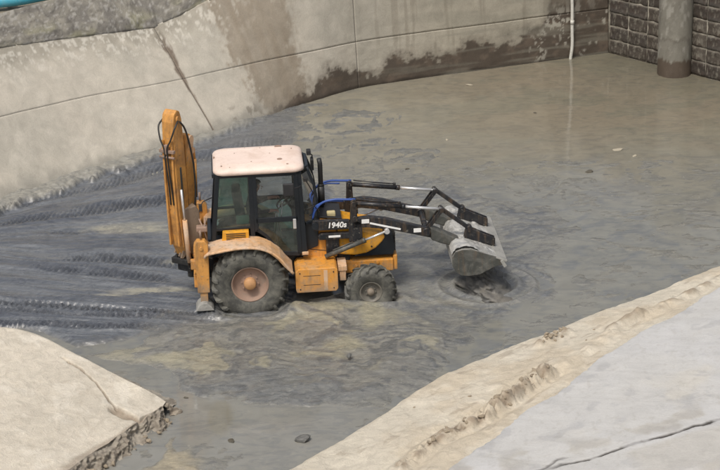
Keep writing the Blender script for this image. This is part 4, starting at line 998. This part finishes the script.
mb = MB(); mb.tube([(1.43, .16, 1.5), (1.43, .16, 2.55), (1.415, .16, 2.66)], .046, 14); mb.tube([(1.43, .16, 1.75), (1.43, .16, 2.12)], .066, 14); mb.tube([(1.43, .16, 2.12), (1.43, .16, 2.16)], .057, 12)
mb.build('exhaust_pipe', M['hose'], hood)

# ---- loader tower, arms, cylinders (near side s=-1, far side s=1)
def side_parts(s):
    y = s*.50
    mb = MB()
    mb.prism([(1.88, 1.24), (2.13, 1.24), (2.13, 1.62), (2.05, 1.66), (2.03, 2.05), (1.99, 2.08), (1.93, 2.05), (1.91, 1.66), (1.88, 1.60)], y-.06, y+.06, .012)
    mb.tube([(1.98, y-.09, 1.99), (1.98, y+.09, 1.99)], .045, 12); mb.tube([(2.0, y-.09, 1.70), (2.0, y+.09, 1.70)], .055, 12)
    mb.prism([(1.22, 1.52), (1.26, 1.50), (1.90, 1.50), (1.90, 1.67), (1.26, 1.70), (1.20, 1.65)], y-.05, y+.05, .012)
    mb.prism([(1.32, 1.31), (1.90, 1.31), (1.90, 1.43), (1.36, 1.44), (1.30, 1.39)], y-.05, y+.05, .012)
    mb.box(1.45, 1.70, min(y, s*.40), max(y, s*.40), 1.0, 1.38, .02)
    tw = mb.build('loader_tower', M['black'], root)
    mb = MB(); mb.tube([(1.26, y+s*.07, 1.60), (1.26, y+s*.04, 1.60)], .065, 14); mb.build('pivot_cap', M['cab'], tw)
    mb = MB(); mb.tube([(1.40, y+s*.065, 1.375), (1.40, y+s*.04, 1.375)], .045, 12); mb.build('pivot_cap', M['cab'], tw)
    mb = MB(); mb.box(1.50, 1.72, y+s*.055-.004, y+s*.055+.004, 1.355, 1.395, .001); mb.build('white_sticker', M['white'], tw)
    # lift arm
    TZ = lambda L: [(a_, b_-(.14-.09*(a_-1.95)/1.9)) for a_, b_ in L]
    up_ = [(1.95, 1.77), (2.06, 1.84), (2.25, 1.85), (2.6, 1.77), (3.2, 1.55), (3.42, 1.47), (3.62, 1.37), (3.88, 1.20)]
    dn_ = [(3.90, 1.06), (3.60, 1.20), (3.40, 1.30), (3.1, 1.40), (2.6, 1.56), (2.2, 1.64), (1.95, 1.65)]
    mb = MB(); mb.prism(TZ(up_+dn_), y-.06, y+.06, .014); mb.tube([(3.32, y-.12, 1.37), (3.32, y+.12, 1.37)], .07, 12)
    ar = mb.build('lift_arm', M['black'], root)
    mb = MB(); mb.bar((2.27, y+s*.063, 1.60), (2.84, y+s*.063, 1.44), .006, .035, .001); mb.build('white_stripe', M['white'], ar)
    mb = MB(); mb.box(2.12, 2.26, y+s*.063-.003, y+s*.063+.003, 1.60, 1.68, .001); mb.build('white_sticker', M['white'], ar)
    mb = MB(); mb.box(3.08, 3.22, y+s*.063-.003, y+s*.063+.003, 1.36, 1.44, .001); mb.build('white_sticker', M['white'], ar)
    mb = MB(); mb.prism([(3.38, 1.47), (3.62, 1.35), (3.92, 1.19), (3.95, 1.0), (3.60, 1.11), (3.40, 1.20)], y-.10, y+.10, .03); mb.build('mud_crust', M['caked_dark'], ar)
    # tilt cylinder
    a = Vector((1.98, y, 1.99)); e = Vector((3.60, y, 1.77)); mid = a.lerp(e, .57)
    mb = MB(); mb.tube([a, mid], .043, 14); mb.tube([a.lerp(e, .55), mid+(mid-a).normalized()*.03], .050, 14); mb.tube([a+Vector((.08, 0, .075)), a.lerp(e, .30)+Vector((0, 0, .072)), a.lerp(e, .52)+Vector((0, 0, .07))], .012, 6); mb.box(mid.x-.09, mid.x-.04, y-.02, y+.02, mid.z+.03, mid.z+.10, .004)
    tc_ = mb.build('tilt_cylinder', M['black'], root)
    mb = MB(); mb.tube([mid, e], .027, 12); mb.tube([e+Vector((0, -.05, 0)), e+Vector((0, .05, 0))], .045, 12); mb.build('cylinder_rod', M['steel'], tc_)
    # bell crank and link
    mb = MB()
    for dy in (-.065, .065): mb.bar((3.32, y+dy, 1.39), (3.63, y+dy, 1.80), .022, .075, .006)
    mb.tube([(3.60, y-.10, 1.77), (3.60, y+.10, 1.77)], .045, 12); mb.build('bell_crank', M['black'], root)
    mb = MB(); mb.bar((3.58, y, 1.80), (4.12, y, 1.36), .065, .075, .012); mb.tube([(4.12, y-.08, 1.36), (4.12, y+.08, 1.36)], .06, 12); mb.build('tilt_link', M['black'], root)
    # lift cylinder
    mb = MB(); y2 = s*.60; a = Vector((1.42, y2, 1.0)); e = Vector((2.58, y2, 1.44)); mid = a.lerp(e, .64); mb.tube([a, mid], .045, 12); mb.tube([a.lerp(e, .60), mid+(e-a).normalized()*.02], .052, 12); mb.tube([a+Vector((.15, 0, .12)), a.lerp(e, .45)+Vector((0, 0, .06))], .014, 6)
    lc_ = mb.build('lift_cylinder', M['caked_dark'], root)
    mb = MB(); mb.tube([mid, e], .022, 10); mb.tube([e+Vector((0, -.05, 0)), e+Vector((0, .05, 0))], .05, 10); mb.build('cylinder_rod', M['steel'], lc_)
    # blue hose
    mb = MB(); mb.tube([(1.22, s*.44, 1.70), (1.28, s*.46, 1.88), (1.42, s*.48, 2.03), (1.62, s*.50, 2.08), (1.85, s*.50, 2.07), (2.02, s*.50, 2.06)], .022, 8, smooth=26); mb.build('hydraulic_hose', M['blue'], root)
    mb = MB(); mb.tube([(1.18, s*.38, 1.75), (1.25, s*.43, 1.82), (1.30, s*.45, 1.96), (1.52, s*.46, 2.04), (1.8, s*.47, 2.03)], .016, 8, smooth=20); mb.build('hydraulic_hose', M['blue'], root)
    return tw
tw_near = side_parts(-1); side_parts(1)
mb = MB(); mb.tube([(3.32, -.5, 1.37), (3.32, .5, 1.37)], .055, 12); mb.build('cross_tube', M['black'], root)
# lettering on the near tower bar
tcu = bpy.data.curves.new('lettering', 'FONT'); tcu.body = '1940s'; tcu.size = .15; tcu.extrude = .003; tcu.align_x = 'CENTER'; tcu.align_y = 'CENTER'; tcu.offset = .004; tcu.shear = .15; tcu.space_character = 1.02
to = bpy.data.objects.new('tmp_text', tcu); col.objects.link(to); bpy.context.view_layer.update()
dg = bpy.context.evaluated_depsgraph_get(); me = bpy.data.meshes.new_from_object(to.evaluated_get(dg)); me.name = 'lettering'
bpy.data.objects.remove(to)
me.materials.clear(); me.materials.append(M['white'])
o = link('lettering', me, None, tw_near); o.location = (1.66, -.556, 1.595); o.rotation_euler = (math.pi/2, 0, 0); o.scale = (.98, 1, 1)

# ---- loader bucket (tipped forward)
bo = [(3.80, 1.16), (3.86, 1.26), (3.98, 1.30), (4.14, 1.30), (4.40, 1.20), (4.72, 1.07)]     # back shell, from pivot side to lip
bi = [(4.70, 1.03), (4.40, 1.15), (4.14, 1.25), (3.99, 1.25), (3.90, 1.21), (3.85, 1.12)]
shell_low = [(3.80, 1.16), (3.79, 1.0), (3.85, .89), (3.95, .81), (3.99, .83), (3.90, .92), (3.84, 1.0), (3.85, 1.12)]
mb = MB(); mb.prism(bo+bi, -1.08, 1.08, .006); mb.prism(shell_low, -1.08, 1.08, .006)
bk = mb.build('loader_bucket', M['caked'], root); bk.location = (-.06, 0, -.13)
sp = [(3.79, 1.15), (3.85, 1.26), (3.98, 1.30), (4.14, 1.30), (4.40, 1.20), (4.73, 1.08), (4.74, .97), (4.56, .93), (4.44, .87), (4.30, .80), (4.08, .78), (3.95, .80), (3.85, .88), (3.79, 1.0)]
for s in (-1, 1):
    mb = MB(); mb.prism(sp, s*1.09-.015, s*1.09+.015, .004); mb.build('side_plate', M['caked_dark'], bk)  # darker material than the shell paints in the shade on the bucket's sides
mb = MB(); mb.bar((4.60, 0, 1.12), (4.80, 0, 1.03), 2.22, .035, .006); mb.bar((4.70, -1.11, 1.06), (4.77, -1.11, .93), .05, .06, .004); mb.build('cutting_edge', M['caked'], bk)
for s in (-1, 1):
    y = s*.50
    mb = MB()
    for dy in (-.05, .05): mb.prism([(4.08, 1.31), (4.12, 1.49), (4.22, 1.49), (4.66, 1.28), (4.66, 1.12), (4.42, 1.21), (4.16, 1.305)], y+dy-.02, y+dy+.02, .005)
    mb.prism([(4.20, 1.44), (4.24, 1.47), (4.64, 1.24), (4.62, 1.20)], y-.045, y+.045, .004)
    mb.build('bucket_bracket', M['black'], bk)
# rough mud stuck on the back of the bucket
u, v = np.meshgrid(np.linspace(0, 1, 60), np.linspace(-1.05, 1.05, 110), indexing='ij')
bl = smooth_line([(a, b) for a, b in bo], 60); bx_ = np.repeat(bl[:, 0][:, None], 110, 1); bz_ = np.repeat(bl[:, 1][:, None], 110, 1)
nn2 = fbm(bx_*5, v*4, 5, 5); nn3 = fbm(bx_*16, v*14, 6, 3); hgt = -.010+.045*ss(.42, .75, nn2)*(1-ss(.75, 1, u))+.02*nn3
c = np.zeros(u.shape+(3,))+np.array([.42, .415, .39]); c = cmix(c, (.2, .2, .19), ss(.5, .62, nn3)*.5); c = cmix(c, (.46, .455, .43), ss(.55, .7, nn2)*.6)
grid_mesh('stuck_mud', bx_-.3*hgt, v, bz_+hgt, np.concatenate([c, np.full(u.shape, .5)[..., None]], -1), M['mud'], bk)

# ---- rear: stabilisers, swing post, boom, dipper, digging bucket
for s in (-1, 1):
    y = s*.98
    mb = MB(); mb.prism([(-.96, .62), (-.74, .62), (-.72, 1.56), (-.78, 1.64), (-.92, 1.64), (-.98, 1.56)], y-.09, y+.09, .015); mb.box(-1.06, -.95, y-.06, y+.06, 1.08, 1.26, .015)
    mb.tube([(-.85, y-.11, 1.50), (-.85, y+.11, 1.50)], .035, 10)
    sl_ = mb.build('stabilizer_leg', M['boom_orange'], root)
    mb = MB(); mb.box(-.92, -.78, y-.065, y+.065, .34, .66, .01); mb.build('inner_leg', M['boom_orange'], sl_)
    mb = MB(); mb.prism([(-1.02, .30), (-.68, .30), (-.72, .37), (-.80, .45), (-.90, .45), (-.98, .38)], y-.18, y+.18, .012); mb.build('foot_pad', M['caked'], sl_)
    mb = MB(); mb.tube([(-.85, y, 1.66), (-.85, y, 1.82)], .02, 8); mb.build('leg_valve', M['rim'], sl_)
mb = MB(); mb.box(-1.02, -.82, -.90, .90, .66, .92, .02); mb.box(-1.00, -.84, -.90, .90, 1.18, 1.34, .02); mb.build('rear_frame', M['boom_orange'], root)
mb = MB(); mb.tube([(-.72, -.70, 1.45), (-.78, -.74, 1.72), (-.74, -.70, 1.95)], .014, 6); mb.tube([(-.88, -.8, 1.7), (-.80, -.72, 1.78), (-.86, -.6, 1.9)], .016, 6); mb.box(-.92, -.72, -.78, -.62, 1.70, 1.80, .02); mb.build('valve_block', M['rim'], root)
SW = R(55)
piv = Vector((-1.07, -.15, -.03))
def bk_place(o): o.location = piv; o.rotation_euler = (0, R(.4), SW); o.scale = (.80, .95, 1); return o
# local frame: -x is rearward along the boom plane
mb = MB(); mb.tube([(0, 0, .62), (0, 0, 1.45)], .09, 16); mb.box(-.30, .06, -.16, .16, .80, .98, .03); mb.box(-.30, .06, -.16, .16, 1.24, 1.42, .03)
swp = bk_place(mb.build('swing_post', M['black'], root))
ol = [(-.22, .98), (-.46, 1.35), (-.55, 2.0), (-.585, 2.7), (-.58, 3.45), (-.565, 3.78), (-.51, 3.93), (-.40, 3.99), (-.29, 3.95), (-.23, 3.80), (-.20, 3.4), (-.17, 2.7), (-.16, 2.0), (-.10, 1.35), (-.04, 1.02)]
mb = MB(); mb.prism(ol, -.135, .135, .022)
mb.tube([(-.40, -.17, 3.82), (-.40, .17, 3.82)], .06, 14); mb.tube([(-.12, -.18, 1.12), (-.12, .18, 1.12)], .06, 14)
boom = bk_place(mb.build('boom', M['boom_orange'], root))
mb = MB()
for yy in (-.10, .10):
    mb.prism([(-.60, 1.40), (-.615, 2.0), (-.64, 2.7), (-.635, 3.45), (-.60, 3.45), (-.60, 2.7), (-.575, 2.0), (-.52, 1.40)], yy-.02, yy+.02, .004)
mb.build('boom_flange', M['boom_orange'], boom)
mb = MB(); mb.prism([(-.36, 1.5), (-.42, 2.1), (-.43, 2.9), (-.36, 2.9), (-.34, 2.1), (-.29, 1.5)], -.139, -.120, .003); mb.build('boom_slot', M['caked_dark'], boom)
mb = MB(); mb.box(-.68, -.60, -.17, .17, 3.22, 3.28, .01); mb.box(-.70, -.62, -.04, .04, 3.2, 3.38, .01); mb.tube([(-.66, -.17, 3.14), (-.66, .17, 3.14)], .025, 8); mb.build('hose_clamp', M['rim'], boom)
for (ys, sd_) in ((.15, 1), (-.15, -1)):
    mb = MB(); mb.tube([(-.44, ys*1.15, 3.80), (-.60, ys*1.25, 3.70), (-.68, ys*.8, 3.48), (-.70, ys*.25, 3.32), (-.68, ys*.2, 3.1), (-.62, ys*.2, 2.6), (-.58, ys*.25, 2.2)], .017, 8, smooth=40); mb.build('hydraulic_hose', M['hose'], boom)
mb = MB(); mb.tube([(-.40, -.19, 3.78), (-.26, -.21, 3.62), (-.12, -.21, 3.3), (.0, -.20, 2.9), (.04, -.19, 2.4), (.0, -.17, 2.0)], .02, 8, smooth=40); mb.build('hydraulic_hose', M['hose'], boom)
# boom cylinder, in front of the boom
mb = MB(); mb.tube([(-.40, -.20, 1.05), (-.47, -.20, 1.9)], .05, 12); bc = bk_place(mb.build('boom_cylinder', M['dusty'], root))
mb = MB(); mb.tube([(-.47, -.20, 1.85), (-.50, -.18, 2.5)], .026, 10); mb.build('cylinder_rod', M['steel'], bc)
# dipper folded up beside the boom
mb = MB(); mb.prism([(-.10, 1.95), (-.12, 2.6), (-.10, 3.25), (-.02, 3.42), (.10, 3.42), (.16, 3.30), (.20, 2.8), (.22, 2.3), (.18, 1.95)], -.11, .11, .018)
dip = bk_place(mb.build('dipper_arm', M['boom_orange'], root))
mb = MB(); mb.tube([(.06, -.16, 3.32), (.06, .16, 3.32)], .085, 14); mb.box(.0, .16, -.14, .14, 3.16, 3.28, .02); mb.box(.14, .22, -.12, .12, 3.02, 3.14, .02); mb.build('pin_boss', M['dusty'], dip)
mb = MB(); mb.tube([(.24, -.09, 2.9), (.24, -.06, 2.15)], .04, 10); mb.tube([(.24, -.09, 3.1), (.24, -.09, 2.9)], .022, 8); mb.build('bucket_cylinder', M['boom_orange'], dip)
# digging bucket tucked in
mb = MB(); prof_o = [(-.14, 2.05), (-.16, 1.6), (-.10, 1.28), (.04, 1.14), (.20, 1.16), (.30, 1.30), (.30, 1.95), (.22, 2.08)]
mb.prism(prof_o, -.19, .19, .02)
db_ = bk_place(mb.build('digging_bucket', M['digbucket'], root))
db_.rotation_euler = (0, 0, R(22)); db_.scale = (.85, 1, 1); db_.location = piv+Vector((-.08, -.10, .02))
mb = MB()
for yy in (-.16, -.05, .05, .16): mb.prism([(-.10, 1.30), (-.20, 1.10), (-.15, 1.09), (-.02, 1.22)], yy-.025, yy+.025, .004)
mb.build('bucket_tooth', M['digbucket'], db_)
mb = MB(); mb.bar((-.36, -.12, 1.3), (-.08, -.12, 1.0), .04, .12, .01); mb.bar((-.42, .1, 1.1), (-.05, .1, 1.0), .04, .14, .01); mb.box(-.45, -.20, -.20, .20, .98, 1.10, .02); mb.tube([(-.1, -.2, 1.1), (-.14, -.26, .86), (-.02, -.28, .74), (.08, -.24, .86), (.06, -.2, 1.05)], .022, 8, smooth=24); mb.tube([(-.2, -.18, 1.1), (-.2, -.24, .9), (-.05, -.26, .8), (.1, -.22, .95)], .02, 8, smooth=24)
bk_place(mb.build('swing_linkage', M['hose'], root))

# ================================================================== DRIVER
def skin_body(name, verts, edges, radii, mat, subdiv=1):
    me = bpy.data.meshes.new(name+'_skel'); me.from_pydata(verts, edges, []); o = bpy.data.objects.new(name+'_skel', me); col.objects.link(o)
    md = o.modifiers.new('s', 'SKIN'); md.use_smooth_shade = True
    for i, r_ in enumerate(radii): me.skin_vertices[0].data[i].radius = (r_, r_) if not isinstance(r_, tuple) else r_
    me.skin_vertices[0].data[0].use_root = True
    sb = o.modifiers.new('sub', 'SUBSURF'); sb.levels = subdiv; sb.render_levels = subdiv
    bpy.context.view_layer.update(); dg = bpy.context.evaluated_depsgraph_get()
    m2 = bpy.data.meshes.new_from_object(o.evaluated_get(dg)); m2.name = name
    bpy.data.objects.remove(o); m2.materials.clear(); m2.materials.append(mat); return m2
V = [(0, 0, 0), (.04, 0, .18), (.08, 0, .36), (.10, 0, .48), (.12, 0, .54), (.15, 0, .64), (.17, 0, .72)]; E = [(0, 1), (1, 2), (2, 3), (3, 4), (4, 5), (5, 6)]
Rd = [(.16, .13), (.145, .12), (.165, .12), (.10, .08), .055, .095, .075]
def add(chain, start):
    prev = start
    for (p, r_) in chain:
        V.append(p); Rd.append(r_); E.append((prev, len(V)-1)); prev = len(V)-1
    return prev
hands = []
for s, hand in ((-1, (.46, -.30, .27)), (1, (.50, .16, .36))):
    w1 = add([((.09, s*.17, .45), .062), ((.14, s*.25, .22), .046), ((hand[0]-.10, hand[1], hand[2]-.01), .034), ((hand[0], hand[1], hand[2]), (.038, .022))], 3)
    for kf in range(4):
        dy = (kf-1.5)*.021; L_ = (.055, .065, .060, .045)[kf]
        add([((hand[0]+.045, hand[1]+dy, hand[2]+.004), .0105), ((hand[0]+.045+L_*.5, hand[1]+dy*1.15, hand[2]-.012), .0095), ((hand[0]+.04+L_*.7, hand[1]+dy*1.15, hand[2]-.040), .008)], w1)
    add([((hand[0]+.01, hand[1]-s*.040, hand[2]-.004), .012), ((hand[0]+.04, hand[1]-s*.052, hand[2]-.022), .0095)], w1)
for s in (-1, 1):
    add([((.10, s*.10, -.02), .10), ((.46, s*.14, -.0), .068), ((.52, s*.14, -.24), .05), ((.56, s*.14, -.44), .04), ((.68, s*.15, -.47), (.045, .03))], 0)
bme = skin_body('person', V, E, Rd, M['shirt'], 1)
bme.materials.append(M['skin']); bme.materials.append(M['trouser'])
for p in bme.polygons:
    cc = p.center
    if cc.z > .52: p.material_index = 1
    elif cc.x > .37 and cc.z > .15: p.material_index = 1
    elif cc.z < .07: p.material_index = 2
    p.use_smooth = True
per = link('person', bme, None)
rm = root.matrix_basis
loc = root.matrix_basis @ Vector((.06, -.16, 1.66)); per.location = loc; per.rotation_euler = root.rotation_euler
tag(per, 'driver in dark clothes sitting in the cab with hands on the controls', 'person')
mb = MB(); bmesh.ops.create_icosphere(mb.bm, subdivisions=3, radius=.105)
for v in mb.bm.verts:
    v.co = Vector((v.co.x*1.08+.145, v.co.y*.86, v.co.z*1.02+.69))
bmesh.ops.delete(mb.bm, geom=[v for v in mb.bm.verts if v.co.z < .60 or (v.co.x > .20 and v.co.z < .715)], context='VERTS')
mb.build('hair', M['hair'], per)
mb = MB(); mb.prism([(.262, .655), (.285, .625), (.262, .620)], -.012, .012, .003); mb.box(.246, .262, -.025, .025, .592, .598, .001)
for s in (-1, 1): mb.box(.245, .256, s*.035-.012, s*.035+.012, .655, .664, .001)
mb.build('face_features', M['skin'], per)

# ================================================================== SMALL THINGS
# mud pouring from the bucket
cpos = root.matrix_basis @ Vector((4.38, -.45, 0))
n_a, n_h = 72, 40
th, t = np.meshgrid(np.linspace(0, 2*math.pi, n_a), np.linspace(0, 1, n_h), indexing='ij')
rad = .22+.42*(1-t)**2.4; a_ = fbm(np.cos(th)*1.8+4+t*4, np.sin(th)*1.8+t*5, 9, 5)
rad = rad*(.62+.75*a_); zz = t*.66-.04+.05*(a_-.5)
Xm = rad*np.cos(th)*.85-.08*t; Ym = rad*np.sin(th)*1.35; b_ = fbm(np.cos(th)*5+t*9, np.sin(th)*5+t*11, 10, 4)
c = np.zeros(th.shape+(3,))+np.array([.12, .118, .108]); c = cmix(c, (.075, .075, .073), ss(.45, .62, b_)*.7); c = cmix(c, (.18, .165, .14), ss(.55, .7, a_)*.5)
mp = grid_mesh('mud_pile', Xm*(1+.45*(b_-.5)), Ym*(1+.35*(b_-.5)), zz+(b_-.5)*.10, np.concatenate([c, np.full(th.shape, .0)[..., None]], -1), M['mud'])
mp.location = (cpos.x+.05, cpos.y, 0); mp.rotation_euler = (0, 0, YAW)
tag(mp, 'heap of wet mud dropping from the tipped loader bucket', 'mud', None, 'stuff')
# wet lump by the near bank
def lump(name, px, py, sx, sy, sz, me, mat, label, cat, rz=0., z=.0, group=None):
    p = P(px, py, z); m_ = me.copy(); m_.materials.clear(); m_.materials.append(mat)
    o = link(name, m_, None); o.location = (p[0], p[1], z+sz*.35); o.scale = (sx, sy, sz); o.rotation_euler = (.1, -.1, rz); tag(o, label, cat, group); return o
M['stone'] = paint('wet_stone', (0.10, 0.10, 0.095), (0.17, 0.165, 0.15), 0.4, 0.4, 8.0)
lump('stone', 303, 441, .15, .09, .08, clod_mesh(31), M['stone'], 'dark wet stone in the puddle beside the near bank', 'stone', .3)
lump('driftwood', 590, 172, .11, .08, .035, clod_mesh(33), M['debris'], 'small dark clump floating in the brown water right of the digger', 'debris', .4)
scr = clod_mesh(35)
for i, (a, b, s, mt_, lab) in enumerate([(618, 150, .13, 'leaf', 'long pale scrap floating on the far water, nearest the right edge'), (635, 156, .07, 'leaf', 'pale scrap floating just right of the longer scrap'),
        (447, 140, .055, 'leaf', 'tiny pale scrap floating between the digger and the far wall'), (535, 113, .05, 'debris', 'tiny dark speck floating in the middle of the far water'),
        (469, 85, .10, 'leaf', 'pale scrap floating close under the stained wall'), (407, 169, .06, 'debris', 'dark speck floating above the loader arms'),
        (349, 357, .07, 'mudclod', 'small dark clod lying on the pale mud below the digger'), (231, 441, .09, 'debris', 'dark leaf lying in the puddle at the bottom'), (186, 398, .05, 'debris', 'small dark speck in the puddle beside the broken slab tip')]):
    lump('floating_scrap' if i < 6 else 'mud_clod' if i == 6 else 'dead_leaf', a, b, s, s*.7, .018 if i != 6 else .06, scr, M[mt_], lab, 'scrap' if i < 6 else 'clod' if i == 6 else 'leaf', i*.7, .0 if i != 6 else .12)
